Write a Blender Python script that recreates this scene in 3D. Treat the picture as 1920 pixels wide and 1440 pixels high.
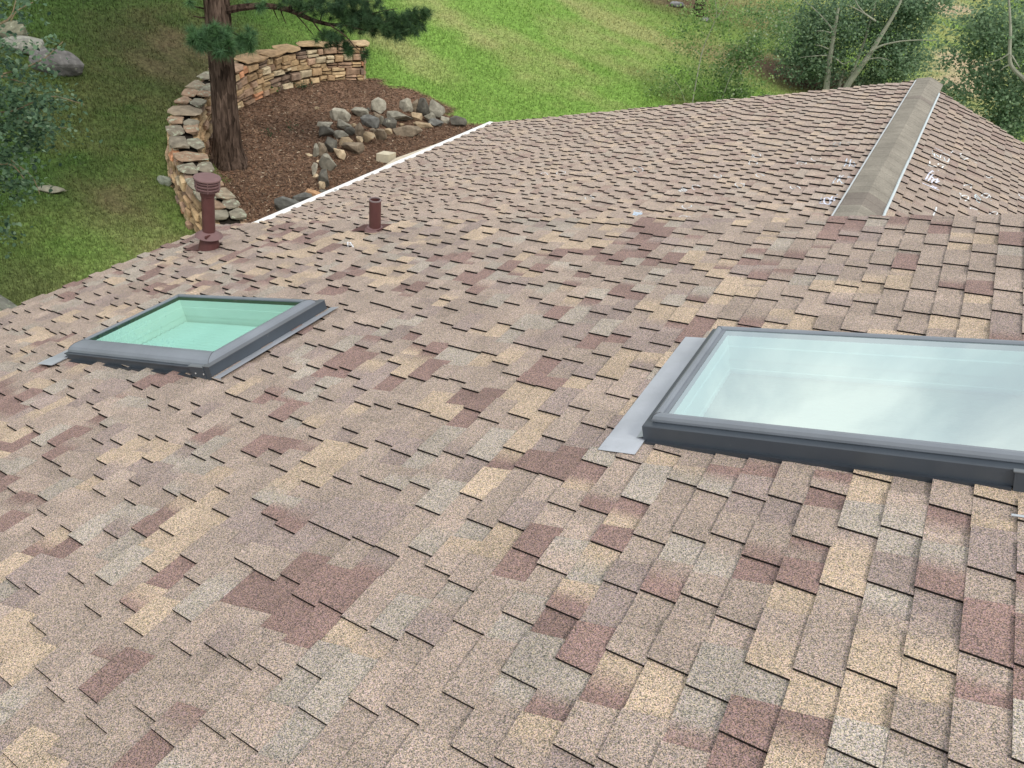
import bpy, bmesh, math, random
import numpy as np
from mathutils import Vector, Matrix, noise as mnoise
for o in list(bpy.data.objects): bpy.data.objects.remove(o)
sc = bpy.context.scene
COL = sc.collection
rng = np.random.default_rng(7); random.seed(7)
CZ = 8.0                                    # camera height above the lowest ground (all geometry below is written relative to the camera)
# ------------------------------------------------------------------ camera
F = 1520.6
RM = np.array([[0.8693, 0.4808, 0.1148], [0.3597, -0.4561, -0.8140], [-0.3390, 0.7489, -0.5694]])   # right, down, forward
cam = bpy.data.cameras.new('camera'); camo = bpy.data.objects.new('camera', cam); COL.objects.link(camo)
cam.sensor_width = 36; cam.lens = F / 1920 * 36; cam.clip_end = 800; cam.clip_start = .05
m = Matrix([[*RM[0]], [*(-RM[1])], [*(-RM[2])]]).transposed().to_4x4(); m.translation = (0, 0, CZ)
camo.matrix_world = m; sc.camera = camo
# ------------------------------------------------------------------ world, sun, exposure
SUN_EL, SUN_AZ = math.radians(52), math.radians(118)          # azimuth clockwise from +Y
SUND = Vector((math.sin(SUN_AZ) * math.cos(SUN_EL), math.cos(SUN_AZ) * math.cos(SUN_EL), math.sin(SUN_EL)))
w = bpy.data.worlds.new('World'); sc.world = w; w.use_nodes = True
nt = w.node_tree; N_ = nt.nodes; L_ = nt.links; bg = N_['Background']
sky = N_.new('ShaderNodeTexSky'); sky.sky_type = 'NISHITA'; sky.sun_disc = False
sky.sun_elevation = SUN_EL; sky.sun_rotation = SUN_AZ; sky.dust_density = 2.0
tc = N_.new('ShaderNodeTexCoord'); cn = N_.new('ShaderNodeTexNoise'); cn.inputs['Scale'].default_value = 4.2
cn.inputs['Detail'].default_value = 7; cn.inputs['Roughness'].default_value = .55; cn.inputs['Distortion'].default_value = .6
cr = N_.new('ShaderNodeValToRGB'); cr.color_ramp.elements[0].position = .40; cr.color_ramp.elements[1].position = .60
cr.color_ramp.elements[0].color = (.64, .64, .64, 1); cr.color_ramp.elements[1].color = (1, 1, 1, 1)
cn2 = N_.new('ShaderNodeTexNoise'); cn2.inputs['Scale'].default_value = 5; cn2.inputs['Detail'].default_value = 5
cr2 = N_.new('ShaderNodeValToRGB'); cr2.color_ramp.elements[0].position = .3; cr2.color_ramp.elements[1].position = .7
cr2.color_ramp.elements[0].color = (8.8, 9.1, 9.5, 1); cr2.color_ramp.elements[1].color = (11.6, 11.5, 11.0, 1)
mx = N_.new('ShaderNodeMix'); mx.data_type = 'RGBA'
L_.new(tc.outputs['Generated'], cn.inputs['Vector']); L_.new(cn.outputs['Fac'], cr.inputs['Fac'])
L_.new(tc.outputs['Generated'], cn2.inputs['Vector']); L_.new(cn2.outputs['Fac'], cr2.inputs['Fac'])
L_.new(cr.outputs['Color'], mx.inputs['Factor']); L_.new(sky.outputs['Color'], mx.inputs[6]); L_.new(cr2.outputs['Color'], mx.inputs[7])
L_.new(mx.outputs[2], bg.inputs['Color']); bg.inputs['Strength'].default_value = .105
sl = bpy.data.lights.new('sun', 'SUN'); sl.energy = 1.5; sl.angle = math.radians(12); sl.color = (1, .95, .86)
so = bpy.data.objects.new('sun', sl); COL.objects.link(so); so.rotation_euler = SUND.to_track_quat('Z', 'Y').to_euler(); so.location = (0, 0, 40)
sc.view_settings.view_transform = 'Standard'; sc.view_settings.look = 'None'; sc.view_settings.gamma = 1
sc.view_settings.exposure = 0.28
sc.cycles.max_bounces = 8; sc.cycles.transparent_max_bounces = 12

# ------------------------------------------------------------------ geometry helpers (camera-relative metres)
T4 = math.atan(4 / 12); CT, ST = math.cos(T4), math.sin(T4)
NL, UL = np.array([-ST, 0, CT]), np.array([CT, 0, ST])
NR, UR = np.array([ST, 0, CT]), np.array([-CT, 0, ST])
YV = np.array([0, 1., 0])
def ray(x, y):
    d = RM.T @ np.array([x - 960., y - 720., F]); return d / np.linalg.norm(d)
def hit(x, y, h, n=NL):
    d = ray(x, y); return d * (-h / (d @ n))
def softp(v, w=2.0): return np.where(v / w > 20, v, w * np.log1p(np.exp(np.minimum(v / w, 20))))
def hash2(ix, iy, s):
    h = (ix.astype(np.int64) * 374761393 + iy.astype(np.int64) * 668265263 + s * 974711) & 0x7fffffff
    h = ((h ^ (h >> 13)) * 1274126177) & 0x7fffffff
    return ((h ^ (h >> 16)) & 0xffff) / 65535.
def vnoise(x, y, s=0):
    x = np.asarray(x, float); y = np.asarray(y, float)
    ix, iy = np.floor(x), np.floor(y); fx, fy = x - ix, y - iy
    fx = fx * fx * (3 - 2 * fx); fy = fy * fy * (3 - 2 * fy)
    a, b, c, d = hash2(ix, iy, s), hash2(ix + 1, iy, s), hash2(ix, iy + 1, s), hash2(ix + 1, iy + 1, s)
    return (a * (1 - fx) + b * fx) * (1 - fy) + (c * (1 - fx) + d * fx) * fy
def fbm(x, y, s=0, o=4):
    t, a, n = 0, .5, 0
    for k in range(o): t = t + a * vnoise(np.asarray(x) * 2 ** k, np.asarray(y) * 2 ** k, s + k); n += a; a *= .5
    return t / n
def terrain(x, y):
    x = np.asarray(x, float); y = np.asarray(y, float)
    z = -7.45 + .22 * softp(-x - 11.3) + .10 * softp(y - 14.5) - .05 * softp(x - 6)
    return z + .5 * (fbm(x * .12, y * .12, 3, 3) - .5) * np.clip((np.hypot(x + 6, y - 8) - 6) / 8, 0, 1) + .06 * (fbm(x * .9, y * .9, 9, 2) - .5)
def ground_many(px, py, off=0.):
    px = np.atleast_1d(px).astype(float); py = np.atleast_1d(py).astype(float)
    d = np.stack([px - 960, py - 720, np.full_like(px, F)], 1) @ RM; d /= np.linalg.norm(d, axis=1)[:, None]
    lo = np.full(len(px), 9.); done = np.zeros(len(px), bool); s = lo.copy()
    for k in range(420):
        s2 = s * 1.008; q = d * s2[:, None]
        u = q[:, 2] < terrain(q[:, 0], q[:, 1]) + off
        s = np.where(done | u, s, s2); done |= u
        if done.all(): break
    hi = s * 1.008
    for k in range(14):
        mid = (s + hi) / 2; q = d * mid[:, None]; u = q[:, 2] < terrain(q[:, 0], q[:, 1]) + off
        hi = np.where(u, mid, hi); s = np.where(u, s, mid)
    return d * s[:, None], s
def ground(x, y, off=0.):
    q, s = ground_many([x], [y], off); return q[0]

WLOC = {}
def link(o, parent):
    COL.objects.link(o); o.parent = parent
    WLOC[o.name] = WLOC[parent.name] if parent else np.zeros(3)
def empty(name, loc, label, cat, group=None):
    o = bpy.data.objects.new(name, None); COL.objects.link(o); o.empty_display_size = .2
    loc = np.asarray(loc, float); o.location = (loc[0], loc[1], loc[2] + CZ); WLOC[o.name] = loc + [0, 0, CZ]
    tag(o, label, cat, group); return o
def tag(o, label=None, cat=None, group=None, kind=None):
    if label: o['label'] = label
    if cat: o['category'] = cat
    if group: o['group'] = group
    if kind: o['kind'] = kind
    return o
def mesh(name, V, Fc, mat, parent=None, fcol=None, ccol=None, smooth=False):
    """V (n,3) camera-relative, Fc list of index lists; fcol one tint per face or ccol one per corner"""
    V = np.asarray(V, float).reshape(-1, 3) + [0, 0, CZ]
    me = bpy.data.meshes.new(name); o = bpy.data.objects.new(name, me)
    link(o, parent)
    V = V - WLOC[o.name]
    if isinstance(Fc, np.ndarray):
        k = Fc.shape[1]; n = Fc.shape[0]
        me.vertices.add(len(V)); me.vertices.foreach_set('co', V.astype(np.float32).ravel())
        me.loops.add(n * k); me.loops.foreach_set('vertex_index', Fc.astype(np.int32).ravel())
        me.polygons.add(n); me.polygons.foreach_set('loop_start', np.arange(0, n * k, k, dtype=np.int32))
        me.update(calc_edges=True)
    else:
        me.from_pydata([tuple(v) for v in V], [], [list(map(int, f)) for f in Fc]); me.update()
    if fcol is not None or ccol is not None:
        at = me.color_attributes.new('tint', 'FLOAT_COLOR', 'CORNER')
        if ccol is None:
            tot = np.empty(len(me.polygons), np.int32); me.polygons.foreach_get('loop_total', tot)
            ccol = np.repeat(np.asarray(fcol, float), tot, axis=0)
        c4 = np.ones((len(me.loops), 4), np.float32); c4[:, :3] = ccol
        at.data.foreach_set('color', c4.ravel())
    if mat: me.materials.append(mat)
    if smooth:
        me.polygons.foreach_set('use_smooth', np.ones(len(me.polygons), bool)); me.update()
    return o
class MB:
    def __init__(s): s.v = []; s.f = []; s.c = []
    def add(s, V, Fc, c=(1, 1, 1)):
        b = len(s.v); s.v += [list(p) for p in V]; s.f += [[i + b for i in f] for f in Fc]; s.c += [c] * len(Fc)
    def box(s, M, a0, a1, b0, b1, n0, n1, c=(1, 1, 1)):
        P = [M(a, b, n) for n in (n0, n1) for b in (b0, b1) for a in (a0, a1)]
        s.add(P, [(0, 2, 3, 1), (4, 5, 7, 6), (0, 1, 5, 4), (2, 6, 7, 3), (0, 4, 6, 2), (1, 3, 7, 5)], c)
    def tube(s, P, R, k=8, c=(1, 1, 1), cap=True):
        P = [np.asarray(p, float) for p in P]; n = len(P); V = []
        up = np.array([.31, .2, .93])
        for i in range(n):
            t = P[min(i + 1, n - 1)] - P[max(i - 1, 0)]; t /= np.linalg.norm(t) + 1e-9
            a = np.cross(t, up); 
            if np.linalg.norm(a) < .05: a = np.cross(t, [1, 0, 0])
            a /= np.linalg.norm(a); b = np.cross(t, a)
            for j in range(k):
                th = 2 * math.pi * j / k; V.append(P[i] + R[i] * (a * math.cos(th) + b * math.sin(th)))
        Fc = [(i * k + j, i * k + (j + 1) % k, (i + 1) * k + (j + 1) % k, (i + 1) * k + j) for i in range(n - 1) for j in range(k)]
        if cap: Fc += [tuple(range(k))[::-1], tuple((n - 1) * k + j for j in range(k))]
        s.add(V, Fc, c)
    def lathe(s, base, ax, prof, k=28, c=(1, 1, 1)):
        ax = np.asarray(ax, float); ax /= np.linalg.norm(ax); a = np.cross(ax, [0, 1, .1]); a /= np.linalg.norm(a); b = np.cross(ax, a)
        V = [base + ax * z + r * (a * math.cos(2 * math.pi * j / k) + b * math.sin(2 * math.pi * j / k)) for r, z in prof for j in range(k)]
        s.add(V, [(i * k + j, i * k + (j + 1) % k, (i + 1) * k + (j + 1) % k, (i + 1) * k + j) for i in range(len(prof) - 1) for j in range(k)], c)
    def build(s, name, mat, parent=None, smooth=False): return mesh(name, s.v, s.f, mat, parent, fcol=s.c, smooth=smooth)

# ------------------------------------------------------------------ materials
def mat(name, rough=.8, spec=.3, metal=0):
    m = bpy.data.materials.new(name); m.use_nodes = True; b = m.node_tree.nodes['Principled BSDF']
    b.inputs['Roughness'].default_value = rough; b.inputs['Specular IOR Level'].default_value = spec; b.inputs['Metallic'].default_value = metal
    return m, m.node_tree, b
def tinted(name, rough=.8, spec=.3, cells=None, lo=.6, hi=1.4, nscale=8., namp=.25, bump=0, bscale=60, stretch=None, metal=0, smoothcell=False, spots=None, hue=0):
    """tint attribute x per-cell random value x soft noise"""
    m, t, b = mat(name, rough, spec, metal); n, l = t.nodes, t.links
    at = n.new('ShaderNodeAttribute'); at.attribute_name = 'tint'
    tc = n.new('ShaderNodeTexCoord'); src = tc.outputs['Object']
    if stretch:
        mp = n.new('ShaderNodeMapping'); mp.inputs['Scale'].default_value = stretch; l.new(src, mp.inputs['Vector']); src = mp.outputs['Vector']
    col = at.outputs['Color']
    def mul(c, fac):
        x = n.new('ShaderNodeVectorMath'); x.operation = 'SCALE'; l.new(c, x.inputs[0]); l.new(fac, x.inputs['Scale']); return x.outputs[0]
    if cells:
        vo = n.new('ShaderNodeTexVoronoi'); vo.inputs['Scale'].default_value = cells; l.new(src, vo.inputs['Vector'])
        sp = n.new('ShaderNodeSeparateColor'); l.new(vo.outputs['Color'], sp.inputs[0])
        mr = n.new('ShaderNodeMapRange'); mr.inputs['To Min'].default_value = lo; mr.inputs['To Max'].default_value = hi
        l.new(sp.outputs[0], mr.inputs['Value']); col = mul(col, mr.outputs[0])
        if hue:
            h1 = n.new('ShaderNodeVectorMath'); h1.operation = 'MULTIPLY_ADD'; h1.inputs[1].default_value = (hue * .5, hue * .3, hue); h1.inputs[2].default_value = (1 - hue * .25, 1 - hue * .15, 1 - hue * .5); l.new(vo.outputs['Color'], h1.inputs[0])
            h2 = n.new('ShaderNodeVectorMath'); h2.operation = 'MULTIPLY'; l.new(col, h2.inputs[0]); l.new(h1.outputs[0], h2.inputs[1]); col = h2.outputs[0]
    no = n.new('ShaderNodeTexNoise'); no.inputs['Scale'].default_value = nscale; no.inputs['Detail'].default_value = 6; l.new(src, no.inputs['Vector'])
    mr = n.new('ShaderNodeMapRange'); mr.inputs['From Min'].default_value = .25; mr.inputs['From Max'].default_value = .75
    mr.inputs['To Min'].default_value = 1 - namp; mr.inputs['To Max'].default_value = 1 + namp; l.new(no.outputs['Fac'], mr.inputs['Value']); col = mul(col, mr.outputs[0])
    if spots:
        sc_, thr, c_ = spots
        n2 = n.new('ShaderNodeTexNoise'); n2.inputs['Scale'].default_value = sc_; n2.inputs['Detail'].default_value = 8; n2.inputs['Roughness'].default_value = .65; l.new(src, n2.inputs['Vector'])
        r = n.new('ShaderNodeMapRange'); r.inputs['From Min'].default_value = thr; r.inputs['From Max'].default_value = thr + .06; l.new(n2.outputs['Fac'], r.inputs['Value'])
        mm = n.new('ShaderNodeMix'); mm.data_type = 'RGBA'; mm.inputs[7].default_value = (*c_, 1); l.new(r.outputs[0], mm.inputs['Factor']); l.new(col, mm.inputs[6]); col = mm.outputs[2]
    l.new(col, b.inputs['Base Color'])
    if bump:
        nb = n.new('ShaderNodeTexNoise'); nb.inputs['Scale'].default_value = bscale; nb.inputs['Detail'].default_value = 5; l.new(src, nb.inputs['Vector'])
        bp = n.new('ShaderNodeBump'); bp.inputs['Strength'].default_value = bump; bp.inputs['Distance'].default_value = .02
        l.new(nb.outputs['Fac'], bp.inputs['Height']); l.new(bp.outputs['Normal'], b.inputs['Normal'])
    return m
def leafmat(name, trans=.35):
    m, t, b = mat(name, .55, .25); n, l = t.nodes, t.links
    at = n.new('ShaderNodeAttribute'); at.attribute_name = 'tint'; l.new(at.outputs['Color'], b.inputs['Base Color'])
    tr = n.new('ShaderNodeBsdfTranslucent'); mxs = n.new('ShaderNodeMixShader'); mxs.inputs[0].default_value = trans
    l.new(at.outputs['Color'], tr.inputs['Color']); l.new(b.outputs[0], mxs.inputs[1]); l.new(tr.outputs[0], mxs.inputs[2])
    l.new(mxs.outputs[0], n['Material Output'].inputs['Surface']); return m
M_SH = tinted('shingle_granules', .75, .3, cells=360, lo=.22, hi=1.78, nscale=4, namp=.13, hue=.40, bump=.2, bscale=200)
M_CAP = tinted('ridge_granules', .95, .15, cells=220, lo=.6, hi=1.4, nscale=2.6, namp=.2)
M_MET = tinted('painted_metal', .4, .5, nscale=3.5, namp=.16, bump=.05, bscale=18, spots=(14, .70, (.20, .20, .19)))
M_FLASH = tinted('flashing_metal', .38, .5, nscale=4, namp=.16, bump=.3, bscale=9, metal=.3, spots=(11, .69, (.25, .24, .22)))
M_PIPE = tinted('maroon_pipe_paint', .5, .35, nscale=12, namp=.12, bump=.03, bscale=60)
M_WHITE = tinted('white_enamel', .45, .4, nscale=4, namp=.06)
M_WALL = tinted('siding', .8, .2, nscale=3, namp=.1)
M_STONE = tinted('sandstone', .9, .2, nscale=7, namp=.38, bump=.6, bscale=22)
M_LICH = tinted('lichen_stone', .92, .15, nscale=8, namp=.35, bump=.6, bscale=24, spots=(9, .545, (.34, .36, .27)))
M_ROCK = tinted('field_rock', .9, .2, nscale=9, namp=.42, bump=.8, bscale=16, spots=(9, .63, (.36, .36, .29)))
M_CONC = tinted('concrete', .9, .2, nscale=10, namp=.12, bump=.2)
M_GRND = tinted('soil_and_turf', .95, .1, cells=26, lo=.72, hi=1.28, nscale=9, namp=.35, bump=.5, bscale=24)
M_GRASS = leafmat('grass_blade', .3)
M_LEAF = leafmat('aspen_leaf', .55)
M_NEED = leafmat('pine_needle', .15)
M_CHIP = tinted('bark_chip', .9, .15, nscale=20, namp=.2)
M_BARK = tinted('pine_bark', 1., .0, cells=17, lo=.45, hi=1.55, nscale=26, namp=.6, bump=1., bscale=22, stretch=(1, 1, .22))
M_ABARK = tinted('aspen_bark', .8, .2, nscale=5, namp=.2, spots=(6, .66, (.06, .055, .045)))
M_CHALK = tinted('chalk', 1, .0, cells=120, lo=.75, hi=1.2, nscale=10, namp=.15)
M_BLIND = tinted('white_plaster', .85, .2, nscale=3, namp=.05)
def glassmat(name, tint, ior):
    m, t, b = mat(name); n, l = t.nodes, t.links; n.remove(b)
    tr = n.new('ShaderNodeBsdfTransparent'); tr.inputs[0].default_value = (*tint, 1)
    gl = n.new('ShaderNodeBsdfGlossy'); gl.inputs['Roughness'].default_value = .015; gl.inputs['Color'].default_value = (.90, 1, .985, 1)
    fr = n.new('ShaderNodeFresnel'); fr.inputs['IOR'].default_value = ior
    ge = n.new('ShaderNodeNewGeometry'); bk = n.new('ShaderNodeMix'); bk.inputs[3].default_value = .12; l.new(ge.outputs['Backfacing'], bk.inputs[0]); l.new(fr.outputs[0], bk.inputs[2])
    mxs = n.new('ShaderNodeMixShader'); l.new(bk.outputs[0], mxs.inputs[0]); l.new(tr.outputs[0], mxs.inputs[1]); l.new(gl.outputs[0], mxs.inputs[2])
    l.new(mxs.outputs[0], n['Material Output'].inputs['Surface']); return m
M_GLASS = glassmat('tinted_glazing', (.70, .95, .915), 2.5)
M_GLASS2 = glassmat('coated_glazing', (.52, .72, .70), 9.)

# ------------------------------------------------------------------ the ground
BED_PX = [(500, 425), (440, 432), (428, 400), (412, 350), (398, 300), (388, 255), (392, 228), (415, 196), (450, 168), (490, 152), (540, 145), (600, 141), (690, 144), (735, 160), (790, 178), (845, 206), (862, 224), (905, 236), (930, 250), (700, 420)]
BED = ground_many([p[0] for p in BED_PX], [p[1] for p in BED_PX])[0][:, :2]
def inpoly(x, y, P):
    c = np.zeros(np.shape(x), bool); n = len(P)
    for i in range(n):
        (x0, y0), (x1, y1) = P[i], P[(i + 1) % n]
        t = ((y0 > y) != (y1 > y)) & (x < (x1 - x0) * (y - y0) / ((y1 - y0) if y1 != y0 else 1e-9) + x0); c ^= t
    return c
def blob(x, y, px, py, r, sx=1., sy=1.):
    g = ground(px, py); return np.exp(-(((x - g[0]) / sx) ** 2 + ((y - g[1]) / sy) ** 2) / (r * r))
PATCH = [(325, 100, 2.2, 1, .8, .55), (235, 375, 1.0, 1, 1, .45), (250, 200, 2.0, 1, 1, .15), (420, 480, 1.2, 1, 1, .35), (1500, 140, 2.0, 1.6, .8, 1.), (1280, 6, 2.0, 1.5, 1, .7), (1440, 60, 1.6, 1, 1, .35), (1470, 20, 2, 1, 1, .4)]
PG = [(ground(p[0], p[1]), p) for p in PATCH]
PALE = [(1800, 118, 1.2), (1775, 15, 1.3), (1815, 160, 1.1), (1795, 215, .9)]
PALEG = [(ground(p[0], p[1]), p) for p in PALE]
LDARK = [ground(p[0], p[1]) for p in ((120, 420), (150, 150), (300, 60), (430, 60))]
def ground_tint(x, y):
    """surface colour: turf with tree shade painted into the left lawn, dry turf, bare soil, mulch"""
    n1 = fbm(x * .35, y * .35, 21); n2 = fbm(x * 1.7, y * 1.7, 31); n3 = fbm(x * .13 + y * .05, y * .13, 41, 3)
    st = fbm((x * .975 - y * .22) * .16, (x * .22 + y * .975) * .75, 51, 4)            # mowing streaks
    lush = np.array([.125, .215, .044]); dry = np.array([.26, .285, .108]); deep_shaded = np.array([.041, .084, .018])
    side = np.clip((x + .42 * y + 9.5) / 5.5 + (n3 - .5) * 1.2, 0, 1)[..., None]      # left lawn: deeper green plus painted tree shade, paler towards the mown slope
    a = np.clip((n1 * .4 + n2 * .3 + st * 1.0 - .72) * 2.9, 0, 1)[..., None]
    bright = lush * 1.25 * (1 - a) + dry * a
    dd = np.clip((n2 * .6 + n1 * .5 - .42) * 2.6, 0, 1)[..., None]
    low = deep_shaded * (1 - dd) + np.array([.074, .096, .030]) * dd
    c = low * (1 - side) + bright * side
    soil = np.array([.105, .072, .046]); pale = np.array([.38, .31, .20])
    for g, p in PG:
        k = p[5] * np.exp(-(((x - g[0]) / p[3]) ** 2 + ((y - g[1]) / p[4]) ** 2) / p[2] ** 2) * (.4 + 1.1 * n2)
        k = np.clip(k * 1.3, 0, 1)[..., None]; c = c * (1 - k) + soil * k
    for g, p in PALEG:
        k = np.clip(1.6 * np.exp(-((x - g[0]) ** 2 + (y - g[1]) ** 2) / p[2] ** 2) * (.3 + 1.2 * n2), 0, 1)[..., None]; c = c * (1 - k) + pale * k
    jx, jy = x + (n2 - .5) * .7, y + (fbm(x * 1.7, y * 1.7, 77) - .5) * .7
    b = inpoly(jx, jy, BED)
    bed = np.array([.185, .118, .082])[None] * (.65 + .7 * n2.reshape(-1, 1)) * (1 - .25 * n1.reshape(-1, 1)) + 0
    c = np.where(b.reshape(-1, 1), bed.reshape(-1, 3), c.reshape(-1, 3)).reshape(c.shape)
    return c, b
gx = np.concatenate([-np.geomspace(160, 47, 14), np.arange(-45, 16, .22), np.geomspace(17, 160, 14)])
gy = np.concatenate([-np.geomspace(60, 12, 8), np.arange(-10, 62, .22), np.geomspace(64, 260, 16)])
X, Y = np.meshgrid(gx, gy); Z = terrain(X, Y); nx, ny = len(gx), len(gy)
I = np.arange(nx * ny).reshape(ny, nx)
Q = np.stack([I[:-1, :-1], I[:-1, 1:], I[1:, 1:], I[1:, :-1]], -1).reshape(-1, 4)
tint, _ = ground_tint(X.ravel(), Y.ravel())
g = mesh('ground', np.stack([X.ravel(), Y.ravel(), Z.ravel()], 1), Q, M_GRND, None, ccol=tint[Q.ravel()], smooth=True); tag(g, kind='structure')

# turf blades, denser where seen close; mulch chips in the bed
def scatter(n, x0, x1, y0, y1, off=0):
    q, s = ground_many(rng.uniform(x0, x1, n), rng.uniform(y0, y1, n), off); k = s < 75; return q[k]
P = scatter(230000, -250, 2050, -120, 640)
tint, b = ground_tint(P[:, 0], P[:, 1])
dist = np.linalg.norm(P, axis=1)
bald = (tint[:, 0] > tint[:, 1] * 1.02)
keep = (~b) & (~bald | (rng.random(len(P)) < .25)) & ~((P[:, 0] > -9.6) & (P[:, 1] < 17.8))
P, tint, dist = P[keep], tint[keep], dist[keep]; n = len(P)
hgt = rng.uniform(.035, .085, n) * (dist / 22) ** .5 * (.6 + .9 * fbm(P[:, 0] * .8, P[:, 1] * .8, 61)); wd = rng.uniform(.006, .013, n) * dist / 20
th = rng.uniform(0, 2 * math.pi, n); ln = rng.uniform(-.9, .9, n)
ax = np.stack([np.cos(th), np.sin(th), np.zeros(n)], 1); ay = np.stack([-np.sin(th), np.cos(th), np.zeros(n)], 1)
tip = P + ay * (hgt * ln)[:, None] + np.array([0, 0, 1]) * hgt[:, None]
base = P - [0, 0, .01]
V = np.stack([base - ax * wd[:, None], base + ax * wd[:, None], tip], 1).reshape(-1, 3)
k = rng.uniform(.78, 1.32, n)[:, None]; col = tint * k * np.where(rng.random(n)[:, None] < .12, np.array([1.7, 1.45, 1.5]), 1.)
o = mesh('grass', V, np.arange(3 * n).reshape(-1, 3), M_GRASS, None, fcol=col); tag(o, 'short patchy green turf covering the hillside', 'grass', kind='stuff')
P = scatter(60000, 330, 960, 100, 440)
_, b = ground_tint(P[:, 0], P[:, 1]); P = P[b]; n = len(P)
r1 = rng.normal(size=(n, 3)); r1[:, 2] *= .35; r1 /= np.linalg.norm(r1, axis=1)[:, None]
r2 = np.cross(r1, rng.normal(size=(n, 3))); r2[:, 2] *= .5; r2 /= np.linalg.norm(r2, axis=1)[:, None]
a = (r1 * rng.uniform(.012, .045, n)[:, None]); bb = r2 * rng.uniform(.004, .011, n)[:, None]; P = P + [0, 0, .015]
V = np.stack([P - a - bb, P + a - bb, P + a + bb, P - a + bb], 1).reshape(-1, 3)
pal = np.array([[.195, .112, .072], [.138, .085, .058], [.28, .185, .12], [.085, .057, .042], [.42, .34, .25]])
col = pal[rng.choice(5, n, p=[.36, .3, .16, .15, .03])] * rng.uniform(.7, 1.3, n)[:, None]
o = mesh('bark_mulch', V, np.arange(4 * n).reshape(-1, 4), M_CHIP, None, fcol=col); tag(o, 'reddish brown bark mulch and pine litter in the planting bed', 'mulch', kind='stuff')

# ------------------------------------------------------------------ the house
HN, HF = 2.0, 2.89
XR = -.40                                   # far ridge
ZR = (-HF + ST * XR) / CT
HF2 = -(ST * XR + CT * ZR)
house = empty('house', (-3, 6, -7.4), 'house with brown mottled shingle roofs at two levels and two skylights', 'house')
EXPO = .143
PALN = np.array([[.313, .258, .217], [.45, .360, .262], [.340, .312, .268], [.196, .122, .112], [.268, .218, .200], [.356, .290, .243]])
PW = np.array([.35, .15, .12, .14, .10, .14])
def cell_colour(u, y, seed, contrast):
    """granule blend of the colour drop nearest to (u, y); drops spread over one to three neighbouring tabs"""
    a, b = u / (1.6 * EXPO), y / .20; ia, ib = math.floor(a), math.floor(b); best = None
    for p in (ia - 1, ia, ia + 1):
        for q in (ib - 1, ib, ib + 1):
            P_, Q_ = np.array([p]), np.array([q])
            d = (p + .1 + .8 * hash2(P_, Q_, seed)[0] - a) ** 2 + (q + .1 + .8 * hash2(P_, Q_, seed + 1)[0] - b) ** 2
            if best is None or d < best[0]: best = (d, hash2(P_, Q_, seed + 2)[0], hash2(P_, Q_, seed + 3)[0])
    k = int(np.searchsorted(np.cumsum(PW), min(best[1], .9999))); c = PALN[k] * (.90 + .2 * best[2])
    return PMEAN * (1 - contrast) + c * contrast
PMEAN = PALN.T @ PW
SURF = {}
def surf_n(key, u, y):
    k = math.floor(u / EXPO); f_ = u / EXPO - k
    for a, b, nb, nt_ in SURF[key].get(k, ()):
        if a <= y <= b: return nb + (nt_ - nb) * f_
    return .03
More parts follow.
